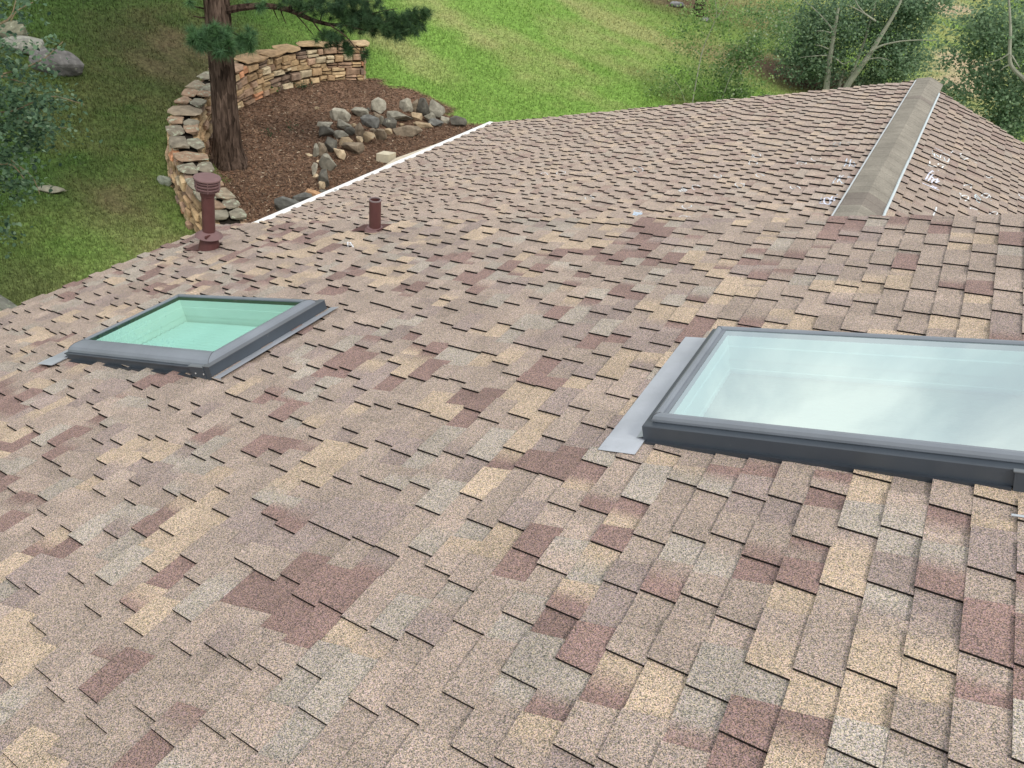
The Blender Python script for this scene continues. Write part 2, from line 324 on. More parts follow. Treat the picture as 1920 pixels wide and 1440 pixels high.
def shingles(name, U, N, h, u0, u1, ys, ye, seed, contrast=1., holes=(), gain=1., step=.0140):
    r = np.random.default_rng(seed); V = []; Fc = []; C = []
    dark = np.array([.010, .008, .007])
    def pt(u, y, n): return U * u + N * (-h + n) + YV * y
    def quad(a, b, c, d, ca, cb, cc, cd):
        i = len(V); V.extend([a, b, c, d]); Fc.append((i, i + 1, i + 2, i + 3)); C.extend([ca, cb, cc, cd])
    k0, k1 = math.ceil((u0 - 1e-6) / EXPO), math.floor(u1 / EXPO)
    step0 = step; SURF[name + str(seed)] = look = {}
    for k in range(k0, k1 + 1):
        step = step0 or float(np.interp(k * EXPO, [-6, -4, -1.5], [.0170, .0142, .0090]))
        ub, ut = k * EXPO, min((k + 1) * EXPO, u1)
        if k == k0: ub = u0
        um = (ub + ut) / 2
        y0, y1 = ys(um), ye(um)
        # teeth and gaps, dovetailed: narrower at the butt
        cuts = []; y = y0 - r.uniform(0, .2); tooth = bool(r.integers(2))
        while y < y1:
            L = r.choice([.13, .16, .19, .22, .26]) * r.uniform(.93, 1.07) if tooth else r.choice([.12, .15, .18, .21]) * r.uniform(.93, 1.07)
            cuts.append((max(y, y0), min(y + L, y1), tooth)); y += L; tooth = not tooth
        cuts = [c for c in cuts if c[1] - c[0] > .005]
        spans = []
        for (a, b, t) in cuts:
            segs = [(a, b)]
            for (hu0, hu1, hy0, hy1) in holes:
                if hu0 - .01 < ub and ut < hu1 + .01:
                    ns = []
                    for (p, q) in segs:
                        if p < hy0: ns.append((p, min(q, hy0)))
                        if q > hy1: ns.append((max(p, hy1), q))
                    segs = [s for s in ns if s[1] - s[0] > .003]
            spans += [(p, q, t, p == a and p > y0 + .001, q == b and q < y1 - .001) for p, q in segs]
        bow = r.normal(0, .0012)
        for (a, b, t, sa, sb) in spans:
            nb, nt_ = step + .0030 + bow, .001
            jb = r.normal(0, .0014)
            if t: nb += step + r.uniform(0, .0012); nt_ += step
            look.setdefault(k, []).append((a, b, nb, nt_))
            sk = .0085 if t else -.0085
            ska, skb = (sk if sa else 0), (sk if sb else 0)
            m_ = max(1, round((b - a) / .055)); e = np.linspace(0, 1, m_ + 1)
            yb = a + ska + (b - skb - a - ska) * e; yt = a - ska + (b + skb - a + ska) * e
            sh = r.uniform(.94, 1.06) * gain
            c_a = cell_colour(um, (a + b) / 2, seed * 10 + (5 if r.random() < .14 else 0), contrast); c_b = cell_colour(um, a if r.random() < .5 else b, seed * 10, contrast) if r.random() < .5 else c_a
            if r.random() < .5: c_a, c_b = c_b, c_a
            sp_ = r.uniform(.3, .7); cs = [(c_a + (c_b - c_a) * float(np.clip((ee - sp_) / .35 + .5, 0, 1))) * sh for ee in e]
            for i in range(m_):
                quad(pt(ub + jb, yb[i], nb), pt(ut + .004, yt[i], nt_), pt(ut + .004, yt[i + 1], nt_), pt(ub + jb, yb[i + 1], nb), cs[i], cs[i], cs[i + 1], cs[i + 1])
            quad(pt(ub + jb, yb[0], nb), pt(ub + jb, yb[-1], nb), pt(ub + jb, yb[-1], 0), pt(ub + jb, yb[0], 0), dark, dark, dark, dark)
            if t:
                for (yy, s_) in ((0, sa), (-1, sb)):
                    quad(pt(ub + jb, yb[yy], nb), pt(ut, yt[yy], nt_), pt(ut, yt[yy], nt_ - step - .002), pt(ub + jb, yb[yy], nb - step - .003), dark, dark, dark, dark)
    return mesh(name, np.array(V), np.array(Fc), M_SH, house, ccol=np.array(C))
# skylights: curb footprint on the near slope (u0, u1, y0, y1)
SK1 = (-6.10, -4.46, 3.13, 4.26); SK2 = (-1.34, .30, 3.03, 4.12)
H1 = (-42 * EXPO, -32 * EXPO, SK1[2] + .06, SK1[3] - .06); H2 = (-9 * EXPO, 2 * EXPO, SK2[2] + .06, SK2[3] - .06)
UN0, UN1 = -8.30, 1.97
near_ye = lambda u: 6.475 - .028 * u - .25 * max(0, (-7.6 - u)) ** 2
roof = shingles('roof', UL, NL, HN, UN0, UN1, lambda u: -2.6, near_ye, 11, .73, (H1, H2), step=None)
UF0, UF1 = -10.92, (XR - HF * ST) / CT
far_ye = lambda u: 18.09 + .040 * u
roof2 = shingles('roof', UL, NL, HF, UF0, UF1, lambda u: 6.05, far_ye, 12, .36, gain=1.16, step=.0185)
UG1 = UR @ np.array([XR, 0, ZR]); UG0 = UG1 - 10.6
pR0, pR1 = hit(1747, 164, HF2, NR), hit(1913, 267, HF2, NR)
kR = (pR1[1] - pR0[1]) / (UR @ pR1 - UR @ pR0)
right_ye = lambda u: pR0[1] + kR * (u - UR @ pR0)
roof3 = shingles('roof', UR, NR, HF2, UG0, UG1, lambda u: 6.05, right_ye, 13, .32, gain=.97, step=.0165)
roof4 = shingles('roof', UR, NR, -(NR @ (UL * UN1 - NL * HN)), UR @ (UL * UN1 - NL * HN) - 9.5, UR @ (UL * UN1 - NL * HN), lambda u: -2.6, lambda u: 6.46, 14, .5)
print('right rake', pR0, pR1, kR)
# decks, fascia and walls below
def slope_pt(U, N, h): return lambda u, y, n: U * u + N * (-h + n) + YV * y
SN, SF, SR = slope_pt(UL, NL, HN), slope_pt(UL, NL, HF), slope_pt(UR, NR, HF2)
def deck(S, u0, u1, y0, yl, yh, t0=-.004, t1=-.28):
    b = MB(); c = (.30, .24, .2)
    A = [S(u0, y0, t0), S(u1, y0, t0), S(u1, yh, t0), S(u0, yl, t0)]; B = [S(u0, y0, t1), S(u1, y0, t1), S(u1, yh, t1), S(u0, yl, t1)]
    b.add(A + B, [(0, 1, 5, 4), (1, 2, 6, 5), (2, 3, 7, 6), (3, 0, 4, 7), (4, 5, 6, 7)], c); return b
d = deck(SN, UN0 + .02, UN1, -2.58, near_ye(UN0) - .03, near_ye(UN1) - .03); d.build('fascia', M_WALL, house)
d = deck(SF, UF0 + .02, UF1, 6.07, far_ye(UF0) - .03, far_ye(UF1) - .03, t1=-.2); d.build('fascia', M_WALL, house)
d = deck(SR, UG0 + .02, UG1, 6.07, right_ye(UG0) - .03, right_ye(UG1) - .03, t1=-.2); d.build('fascia', M_WALL, house)
ridgeN = UL * UN1 - NL * HN
uN4 = UR @ ridgeN; S4 = slope_pt(UR, NR, -(NR @ ridgeN))
deck(S4, uN4 - 9.48, uN4, -2.58, 6.43, 6.43).build('fascia', M_WALL, house)
def gable(x0, x1, y0, y1, xr, zr, drop):
    z0, z1 = zr - (xr - x0) / 3 - drop, zr - (x1 - xr) / 3 - drop; zb = -9.5; b = MB()
    V = [(x0, y, zb) for y in (y0, y1)] + [(x1, y, zb) for y in (y0, y1)] + [(x0, y, z0) for y in (y0, y1)] + [(x1, y, z1) for y in (y0, y1)] + [(xr, y, zr - drop) for y in (y0, y1)]
    b.add(V, [(0, 4, 5, 1), (2, 3, 7, 6), (0, 2, 6, 8, 4), (1, 5, 9, 7, 3)], (.42, .36, .28)); return b
gable(-6.6, 11, -2.3, 6.1, ridgeN[0], ridgeN[2], .33).build('wall', M_WALL, house)
gable(-9.1, 9.2, 6.12, 17.2, XR, ZR, .24).build('wall', M_WALL, house)
# far ridge: vented cap of overlapping bent shingles
b = MB(); y = 6.2; yend = far_ye(UF1) + .02; rr = np.random.default_rng(5); pr = []
for j in range(9):
    s = -1 + 2 * j / 8; a = s * (.235 if s < 0 else .255); arch = .062
    x = XR + a; z = ZR - abs(a) / 3 + arch - .003 * max(0, 1 - abs(s) / .3); pr.append((x, z))
pr = np.array(pr)
while y < yend:
    L = .25; c = np.array([.250, .230, .195]) * rr.uniform(.985, 1.015)
    if rr.random() < .16: c = np.array([.195, .172, .15])
    y2 = min(y + L + .03, yend)
    V = [(x, y, z + .0025) for x, z in pr] + [(x, y2, z + .001) for x, z in pr] + [(x, y, z) for x, z in pr]
    b.add(V, [(j, j + 1, 10 + j, 9 + j) for j in range(8)], tuple(c)); b.add([V[j] for j in range(9)] + V[18:], [(j, j + 9, j + 10, j + 1) for j in range(8)], tuple(c * .9)); y += L
b.build('ridge_cap', M_CAP, roof2, smooth=False)
for side, xs, wdt, zo in ((-1, pr[0], .006, .0), (1, pr[-1], .018, .0)):
    b = MB(); y = 6.2; yy = yend - (.25 if side < 0 else .9)
    while y < yy:
        L = min(1.22, yy - y); dx = rr.normal(0, .002)
        x0 = xs[0] + dx - (wdt if side < 0 else .012); zz = xs[1] - abs(x0 - xs[0]) / 3
        M_ = lambda a_, b_, n_: np.array([x0 + a_, b_, zz + n_ - (a_ / 3 if side > 0 else -a_ / 3)])
        b.box(M_, 0, wdt + .012, y, y + L - .006, -.05, .020 if side > 0 else .016, (.50, .54, .57)); 
        if side > 0: b.box(M_, .010, .016, y, y + L - .006, .0205, .03, (.55, .66, .68))
        y += L
    b.build('vent_edge', M_WHITE, roof2)
# white gutter with leaf guard along the far eave
b = MB(); G = lambda a_, b_, n_: SF(UF0, 0, 0) + np.array([a_, b_, n_])
y0, y1 = 6.5, far_ye(UF0) + .02
prof = [(.03, .0), (.03, -.12), (-.11, -.13), (-.16, -.06), (-.16, .006), (-.14, .016), (-.012, .026)]
V = [G(a_, yy, n_) for yy in (y0, y1) for a_, n_ in prof]; k = len(prof)
b.add(V, [(i, (i + 1) % k, k + (i + 1) % k, k + i) for i in range(k)] + [tuple(range(k)), tuple(range(k, 2 * k))[::-1]], (.80, .80, .79))
for yy in np.arange(y0 + .5, y1, 1.15): b.box(G, -.05, -.01, yy, yy + .05, .022, .034, (.30, .30, .30))
b.build('gutter', M_WHITE, roof2)
# drip edge on near eave
b = MB(); E_ = lambda a_, b_, n_: SN(UN0 + a_, b_, n_)
b.box(E_, -.012, .05, -2.6, near_ye(UN0) - .1, -.10, -.006, (.20, .14, .12)); b.build('drip_edge', M_MET, roof)

# chalk marks left by an inspection: ribbons on the shingles
def ribbon(b, pts, S, key, wd=.016, c=(.68, .71, .74)):
    """pts: list of (u,y); a chalk stroke rubbed onto the tabs, following their steps"""
    pts = np.array(pts, float); V = []
    for p, q in zip(pts[:-1], pts[1:]):
        L = np.linalg.norm(q - p); m_ = max(1, round(L / .018))
        if L < 1e-5: continue
        d = (q - p) / L; nn = np.array([-d[1], d[0]]) * wd / 2
        for i in range(m_):
            p2, q2 = p + (q - p) * i / m_ - d * .001, p + (q - p) * (i + 1) / m_ + d * .001; c2 = (p2 + q2) / 2; n = surf_n(key, *c2) + .0025
            V += [S(*(p2 - nn), n), S(*(p2 + nn), n), S(*(q2 - nn), n), S(*(q2 + nn), n)]
    if V: b.add(V, [(2 * i, 2 * i + 2, 2 * i + 3, 2 * i + 1) for i in range(len(V) // 2 - 1)], c)
def on(pxs, S, U, N, h):
    out = []
    for x, y in pxs:
        q = hit(x, y, h - .022, N); out.append((U @ q, q[1]))
    return out
def ring(cx, cy, rx=8.5, ry=3.1, a0=0, a1=360, k=14):
    return [(cx + rx * math.cos(math.radians(a0 + (a1 - a0) * i / k)), cy + ry * math.sin(math.radians(a0 + (a1 - a0) * i / k))) for i in range(k + 1)]
FARL = (SF, UL, NL, HF, 'roof12'); FARR = (SR, UR, NR, HF2, 'roof13'); NEAR = (SN, UL, NL, HN, 'roof11')
def chalk(name, strokes, plane, par, wd=.0145, c=(.70, .72, .74)):
    groups = []                                                  # strokes that touch make one mark
    for s in strokes:
        near = [g_ for g_ in groups if any(np.hypot(np.array(s)[:, None, 0] - np.array(t_)[None, :, 0], np.array(s)[:, None, 1] - np.array(t_)[None, :, 1]).min() < 7 for t_ in g_)]
        groups = [g_ for g_ in groups if g_ not in near] + [sum(near, []) + [s]]
    for g_ in groups:
        b = MB()
        for s in g_: ribbon(b, on(s, *plane[:4]), plane[0], plane[4], wd, c)
        b.build(name, M_CHALK, par)
for cx, cy in ((1197, 319), (1418, 292), (1412, 306), (1503, 306), (1530, 299), (1346, 331), (1425, 330), (1387, 348), (1306, 352), (1491, 352), (1288, 389), (1195, 397), (1106, 372), (1052, 325)):
    j = rr.uniform(.85, 1.15); chalk('chalk_circle', [ring(cx, cy, 8.5 * j, 3.1 * j, rr.uniform(0, 90), rr.uniform(380, 440))], FARL, roof2)
chalk('chalk_circle', [ring(1284, 410, 10, 3.5, 190, 350)], FARL, roof2); chalk('chalk_circle', [ring(1021, 328, 6, 3, 180, 360)], FARL, roof2)
hatch = lambda x, y, w, h, n, k=1: [[(x - w / 2 + w * i / n, y + h / 2), (x - w / 2 + w * i / n + k * 3, y - h / 2)] for i in range(n + 1)]
chalk('chalk_writing', hatch(1280, 356, 14, 4, 5, 1) + [ring(1280, 356, 8, 3)], FARL, roof2, .014)
chalk('chalk_writing', hatch(1194, 402, 14, 6, 6, 1), FARL, roof2, .016, (0.562, 0.670, 0.799))
chalk('chalk_writing', [[(1562, 273), (1568, 267), (1577, 266), (1575, 273), (1562, 274)], [(1568, 270), (1574, 269)]], FARL, roof2, .015, (.48, .5, .5)); chalk('chalk_writing', [[(1588, 268), (1596, 267), (1589, 276)]], FARL, roof2, .02, (0.648, 0.670, 0.670))
chalk('chalk_writing', [[(1584, 302), (1606, 300)], [(1582, 309), (1598, 307)], [(1588, 298), (1583, 315)], [(1596, 299), (1592, 314)], [(1600, 305), (1604, 308), (1596, 312), (1604, 313)]], FARL, roof2, .015, (0.670, 0.734, 0.821))
chalk('chalk_writing', [[(1567, 332), (1562, 346)], [(1563, 339), (1572, 337)], [(1575, 331), (1570, 344)], [(1582, 330), (1572, 338), (1579, 344)], [(1589, 331), (1598, 333), (1588, 337)], [(1560, 347), (1567, 345)], [(1576, 346), (1584, 343)]], FARL, roof2, .015, (0.670, 0.734, 0.799))
chalk('chalk_writing', [[(1541, 371), (1536, 383)], ring(1551, 377, 6, 4.5), [(1557, 370), (1571, 368)], [(1556, 376), (1570, 373)], [(1561, 366), (1557, 379)], [(1568, 365), (1564, 377)], [(1536, 384), (1556, 384)]], FARL, roof2, .02, (0.691, 0.713, 0.821))
R2 = lambda L: [(1640 + x / 6.857, 270 + y / 6.857) for x, y in L]
chalk('chalk_writing', [R2([(730, 100), (770, 165), (760, 105), (810, 175), (800, 130), (835, 170)]), R2([(760, 40), (850, 100)]), R2([(760, 175), (820, 210)]), R2([(850, 95), (960, 165)]), R2([(870, 110), (830, 190), (930, 240), (960, 190)]), R2([(880, 150), (900, 215)])], FARR, roof3, .015, (0.713, 0.799, 0.850))
chalk('chalk_writing', [R2([(1000, 65), (1005, 95), (980, 110)])], FARR, roof3, .015); chalk('chalk_writing', [R2([(1085, 140), (1120, 130), (1200, 195), (1150, 200), (1090, 150)]), R2([(1110, 150), (1190, 190)]), R2([(1180, 180), (1320, 245)])], FARR, roof3, .015, (0.778, 0.821, 0.842))
chalk('chalk_writing', [R2([(710, 225), (705, 265), (790, 300)]), R2([(800, 310), (810, 335), (895, 385)]), R2([(830, 250), (800, 275)]), R2([(880, 290), (860, 310)]), R2([(850, 240), (915, 275)])], FARR, roof3, .02, (0.778, 0.799, 0.799))
chalk('chalk_writing', [R2([(650, 460), (700, 380), (740, 350), (750, 370)]), R2([(680, 480), (740, 400)]), R2([(720, 510), (760, 430), (720, 430)]), R2([(740, 470), (820, 440), (780, 500), (830, 480)]), R2([(620, 490), (820, 605)]), R2([(720, 540), (800, 570)]), R2([(740, 530), (790, 590)]), R2([(660, 440), (740, 490)])], FARR, roof3, .02, (0.713, 0.734, 0.850))
chalk('chalk_circle', [R2(ring(1195, 545, 50, 28, 190, 400))], FARR, roof3, .015); chalk('chalk_circle', [R2(ring(1150, 695, 50, 32, 150, 450) + [(1090, 660), (1080, 630), (1120, 640)])], FARR, roof3, .02)
chalk('chalk_circle', [R2([(1280, 670), (1300, 655), (1365, 740), (1340, 750), (1280, 690), (1300, 680), (1350, 735)])], FARR, roof3, .015, (0.648, 0.778, 0.821)); chalk('chalk_circle', [R2(ring(1420, 665, 45, 25) + [(1500, 730)])], FARR, roof3, .018)
chalk('chalk_circle', [R2(ring(1525, 900, 45, 22))], FARR, roof3, .014); chalk('chalk_writing', [R2([(1225, 825), (1250, 810), (1340, 855)]), R2([(1320, 880), (1370, 910), (1330, 905)])], FARR, roof3, .018)
chalk('chalk_circle', [R2([(1435, 395), (1450, 420), (1520, 440)])], FARR, roof3, .018); chalk('chalk_writing', [R2([(795, 810), (780, 870), (755, 925)])], FARR, roof3, .02)
chalk('chalk_writing', [R2([(1845, 620), (1860, 670), (1910, 700)]), R2([(1850, 640), (1919, 670)]), R2([(1870, 690), (1919, 712)])], FARR, roof3, .015, (0.756, 0.799, 0.850))
N4 = lambda L: [(320 + x / 4.174, 300 + y / 4.174) for x, y in L]
chalk('chalk_writing', [N4([(1365, 660), (1420, 655)]), N4([(1390, 650), (1385, 685)]), N4([(1405, 650), (1430, 680)]), N4([(1380, 672), (1430, 665)])], NEAR, roof, .012, (0.734, 0.756, 0.799))

# skylights
CDK, CSA, CFL = (.052, .064, .080), (.185, .208, .24), (.42, .445, .49)
def rectloop(S, R, d, n):
    dl, dr, df, db = d if isinstance(d, tuple) else (d, d, d, d)
    u0, u1, y0, y1 = R; return [S(u0 + dl, y0 + df, n), S(u1 - dr, y0 + df, n), S(u1 - dr, y1 - db, n), S(u0 + dl, y1 - db, n)]
def ringprof(b, S, R, prof, c):
    for (d0, n0), (d1, n1) in zip(prof[:-1], prof[1:]):
        b.add(rectloop(S, R, d0, n0) + rectloop(S, R, d1, n1), [(i, (i + 1) % 4, 4 + (i + 1) % 4, 4 + i) for i in range(4)], c)
def skylight(R, label, front, blind_c, handle, bn):
    S = SN; u0, u1, y0, y1 = R; c0 = S((u0 + u1) / 2, (y0 + y1) / 2, 0)
    # an invisible-free part: the curb mesh is the skylight itself, everything else hangs off it
    b = MB(); ringprof(b, S, R, [(0, -.01), (-.003, .070), (-.010, .074), (-.010, .082), (.03, .086)] if front > .1 else [(0, -.01), (-.004, .022), (-.012, .026), (-.012, .097), (-.008, .101), (.034, .103)], CDK)
    sk = b.build('skylight', M_MET, house); sk['label'] = label
    b = MB(); fw = front
    q = lambda t: (.02 + .07 * t, .02 + .07 * t, .012 + fw * t, .02 + .07 * t)
    if front > .1: ringprof(b, S, R, [(q(0), .080), (q(-.03), .090), (q(.02), .106), (q(.16), .123), (q(.4), .136), (q(.7), .141), (q(.97), .139), (q(1.0), .131)], CSA)
    else:
        ringprof(b, S, R, [(.030, .100), (.024, .108), (.024, .120), (.030, .134), (.042, .142), (.056, .141), (.064, .134), (.066, .128)], CSA); q = lambda t: (.090 if t > .5 else 0, .066, .066, .066)
        ringprof(b, S, R, [((.066, .066, .066, .066), .128), ((.090, .066, .066, .066), .132)], CSA)
    for ci in range(4):
        P_ = [rectloop(S, R, d_, n_)[ci] + NL * .0006 for d_, n_ in ([(q(.02), .106), (q(.16), .123), (q(.4), .136), (q(.7), .141), (q(.97), .139)] if front > .1 else [((.024,) * 4, .120), ((.030,) * 4, .134), ((.042,) * 4, .142), ((.056,) * 4, .141), ((.064,) * 4, .134)])]
        b.tube(P_, [.0014] * 5, 5, (.03, .033, .038))
    b.build('sash_frame', M_MET, sk, smooth=False)
    g_ = rectloop(S, R, q(.99), .1315 if front > .1 else .131); b = MB(); b.add(g_, [(0, 1, 2, 3)]); b.build('glass_pane', M_GLASS if front > .1 else M_GLASS2, sk)
    b = MB(); dd = q(1.0)
    e = lambda k: tuple(v + k for v in dd)
    ringprof(b, S, R, [(e(.004), .130), (e(.004), .10)], (.05, .055, .06))
    ringprof(b, S, R, [(e(.004), .10), (e(.006), .040), (e(.012), .036), (e(.012), -.04), (e(.006), -.043), (e(.006), -.10), (e(.01), -.103), (e(.01), -.24)], (.80, .81, .77) if front > .1 else (.9, .9, .87))
    b.build('light_shaft', M_BLIND, sk)
    b = MB(); y = y0 + dd[2] + .02; k = 0; yE = y1 - dd[3] - .02; ua, ub_ = u0 + dd[0] + .012, u1 - dd[1] - .012; st = .024
    ys_ = np.arange(y, yE, st); ys_ = np.append(ys_, yE)
    V = []
    for i, yy in enumerate(ys_): V += [S(ua, yy, bn + (.010 if i % 2 else 0)), S(ub_, yy, bn + (.010 if i % 2 else 0))]
    b.add(V, [(2 * i, 2 * i + 1, 2 * i + 3, 2 * i + 2) for i in range(len(ys_) - 1)], blind_c); b.build('pleated_blind', M_BLIND, sk)
    if handle:
        b = MB(); p = SN(u0 + dd[0] + .10, y0 + dd[2] + .20, -.05)
        b.tube([p + UL * .09 - YV * .05, p, p + YV * .05 - UL * .05], [.012, .016, .012], 8, (.8, .8, .78)); b.tube([p - UL * .05 + YV * .05, p - UL * .04 + YV * .02 + NL * .02, p + UL * .06 - YV * .07], [.008, .008, .008], 6, (.8, .8, .78)); b.build('handle', M_BLIND, sk)
    # head cladding with wrapped corners on the uphill end
    b = MB(); b.box(S, u1 - .035, u1 + .025, y0 - .022, y1 + .022, .002, .104, CDK); b.box(S, u1 - .035, u1 + .029, y0 - .026, y1 + .026, .1045, .109, (.12, .13, .145)); b.build('head_cladding', M_MET, sk)
    for s in (0, 1):
        b = MB(); ya, yb = (y0 - .026, y0 + .012) if s == 0 else (y1 - .012, y1 + .026)
        b.box(S, u1 - .175, u1 - .0355, ya, yb, .002, .096, CDK); b.box(S, u1 - .18, u1 - .0355, ya - .003, yb, .0965, .101, (.15, .165, .18)); b.build('corner_cover', M_MET, sk)
        if s == 0:
            for a_ in (.05, .13):
                b = MB(); b.lathe(S(u1 - .175 + a_, ya - .001, .05), -YV, [(.006, 0), (.006, .003), (.0, .004)], k=8, c=(.5, .5, .5)); b.build('screw', M_MET, sk)
    # flashing: apron downhill, step flashing at the sides, head pan uphill
    fo = .0065 if front > .1 else -.0135
    b = MB()
    b.box(S, u0 - .19, u0 - .006, y0 - .13, y1 + .05, .0315 + fo, .0345 + fo, CFL); b.box(S, u0 - .19, u0 - .006, y0 - .14, y0 - .02, .0352 + fo, .0365 + fo, tuple(v * 1.05 for v in CFL))
    b.add([S(u0 - .055, y0, .035 + fo), S(u0 - .055, y1, .035 + fo), S(u0 - .006, y1, .05 + fo), S(u0 - .006, y0, .05 + fo)], [(0, 1, 2, 3)], CFL); b.build('flashing', M_FLASH, sk)
    b = MB(); b.add([S(u1 + .025, y0 - .03, .03), S(u1 + .025, y1 + .06, .03), S(u1 + .12, y1 + .06, .033 + fo), S(u1 + .12, y0 - .03, .033 + fo)], [(0, 1, 2, 3)], CFL)
    b.add([S(u1 + .025, y0 - .03, .03), S(u1 + .12, y0 - .03, .033 + fo), S(u1 + .12, y0 - .03, .0), S(u1 + .025, y0 - .03, .0)], [(0, 1, 2, 3)], CFL); b.build('flashing', M_FLASH, sk)
    b = MB(); b.box(S, u0, u1 - .18, y0 - .03, y0 - .002, .0, .026, (.05, .06, .075)); b.build('flashing', M_FLASH, sk)
    return sk
sk1 = skylight(SK1, 'smaller looking skylight farther down the slope with green tinted pane and pleated blind', .13, (.80, .84, .81), True, -.10)
sk2 = skylight(SK2, 'nearer skylight reflecting clouds, cut by the right edge of the photo', .075, (.50, .475, .42), False, -.135)
b = MB(); p = hit(1895, 976, HN); u_, y_ = UL @ p, p[1]; b.box(SN, u_, u_ + .06, y_ - .006, y_ + .006, .0245, .027, (.5, .54, .58)); b.build('flashing_tab', M_FLASH, roof)

# vent pipes
MAR, MARC = (.105, .042, .040), (.165, .095, .095)
def axis_of(bx, by, tx, ty):
    p = hit(bx, by, HN); d = ray(tx, ty); s = np.hypot(p[0], p[1]) / np.hypot(d[0], d[1]); q = d * s
    a = q - p; return p, a / np.linalg.norm(a), np.linalg.norm(a)
p, ax, L = axis_of(393, 470, 388, 323)
b = MB(); b.lathe(p, ax, [(.067, -.1), (.067, L - .10)], c=MAR); vp = b.build('vent_pipe', M_PIPE, house, smooth=True); vp['label'] = 'taller maroon vent with louvred cap'
b = MB(); pr_ = [(.082, L - .235), (.082, L - .19), (.067, L - .188)]
b.lathe(p, ax, [(.072, L - .26), (.076, L - .25), (.076, L - .19), (.06, L - .188)], c=MAR)
z = L - .195
b.lathe(p, ax, [(.07, z), (.118, z + .004), (.122, z + .014), (.07, z + .018)], c=MARC)
for i in range(3):
    zz = z + .022 + i * .034; b.lathe(p, ax, [(.085, zz - .004), (.125, zz), (.131, zz + .016), (.129, zz + .02), (.09, zz + .026)], c=MARC)
b.lathe(p, ax, [(.085, z), (.085, z + .13)], c=(.03, .015, .015))
for i in range(6):
    th = i * math.pi / 3 + .3; a_ = np.cross(ax, [0, 1, .1]); a_ /= np.linalg.norm(a_); bb_ = np.cross(ax, a_); dr = a_ * math.cos(th) + bb_ * math.sin(th)
    b.tube([p + ax * (z + .006) + dr * .122, p + ax * (z + .135) + dr * .126], [.008, .008], 6, MARC)
b.lathe(p, ax, [(.10, z + .122), (.138, z + .124), (.140, z + .132), (.136, z + .142), (.10, z + .150), (.05, z + .153), (.0, z + .154)], c=MARC); b.build('vent_cap', M_PIPE, vp, smooth=False)
b = MB(); b.lathe(p, ax, [(.066, .235), (.076, .232), (.142, .185), (.145, .180), (.142, .178), (.07, .215)], c=MARC); b.box(lambda a_, b_, n_: p + ax * (.2 + n_ * .9) + np.array([a_, b_, 0]), .055, .075, -.115, -.05, 0, .03, MAR); b.build('storm_collar', M_PIPE, vp)
b = MB(); b.lathe(p, ax, [(.135, -.075), (.122, -.02), (.082, .215)], c=MAR); u_, y_ = UL @ p, p[1]
b.box(SN, u_ - .30, u_ + .05, y_ - .10, y_ + .16, .0385, .0405, MAR); b.build('pipe_flashing', M_PIPE, vp)
p, ax, L = axis_of(703, 436, 703.5, 374)
b = MB(); b.lathe(p, ax, [(.060, -.1), (.060, L), (.053, L), (.053, L - .30), (0, L - .3)], c=MAR); vp = b.build('vent_pipe', M_PIPE, house, smooth=False); vp['label'] = 'shorter open topped maroon pipe'
b = MB(); b.lathe(p, ax, [(.0605, L - .012), (.0615, L - .01), (.0615, L + .002), (.052, L + .002), (.052, L - .01)], c=(.22, .17, .17)); b.build('pipe_rim', M_PIPE, vp)
b = MB(); b.lathe(p, ax, [(.112, -.05), (.112, .004), (.104, .03), (.085, .052), (.082, .062), (.060, .066)], c=MARC); b.build('pipe_boot', M_PIPE, vp, smooth=False)
u_, y_ = UL @ p, p[1]; b = MB(); b.box(SN, u_ - .26, u_ + .11, y_ - .055, y_ + .16, .0385, .0405, MAR); b.build('pipe_flashing', M_PIPE, vp)

# ------------------------------------------------------------------ stones
def rock_mesh(name, c, size, tintc, mat_, parent=None, seed=0, npts=15, yaw=None, flat=1., blocky=.3, bev=.035, nz_a=.05):
    r = np.random.default_rng(seed); v = r.normal(size=(npts, 3)); v /= np.abs(v).max(1)[:, None] * blocky + np.linalg.norm(v, axis=1)[:, None] * (1 - blocky)
    v *= r.uniform(.82, 1.02, (npts, 1)) * .5 * np.asarray(size)
    bm = bmesh.new()
    for p in v: bm.verts.new(p)
    bmesh.ops.convex_hull(bm, input=bm.verts[:])
    bmesh.ops.delete(bm, geom=[q for q in bm.verts if not q.link_faces], context='VERTS')
    bmesh.ops.bevel(bm, geom=bm.edges[:], offset=min(size) * bev, segments=2, affect='EDGES', profile=.6)
    bmesh.ops.triangulate(bm, faces=bm.faces[:]); bmesh.ops.subdivide_edges(bm, edges=[e for e in bm.edges if e.calc_length() > min(size) * .3], cuts=1)
    s = 2.2 / max(size)
    for q in bm.verts:
        nz = mnoise.noise(q.co * s + Vector((seed, 0, 0))) * nz_a + mnoise.noise(q.co * s * 3.1 + Vector((0, seed, 0))) * nz_a * .6
        q.co *= 1 + nz
    yaw = r.uniform(0, 6.28) if yaw is None else yaw
    bmesh.ops.rotate(bm, verts=bm.verts[:], cent=(0, 0, 0), matrix=Matrix.Rotation(yaw, 3, 'Z'))
    V = np.array([q.co[:] for q in bm.verts]) + c; bm.verts.index_update(); Fc = [[q.index for q in f.verts] for f in bm.faces]; bm.free()
    return mesh(name, V, Fc, mat_, parent, fcol=np.array(tintc)[None] * r.uniform(.93, 1.07, (len(Fc), 1)))
CROSS_YAW = math.atan2(RM[0][1], RM[0][0])
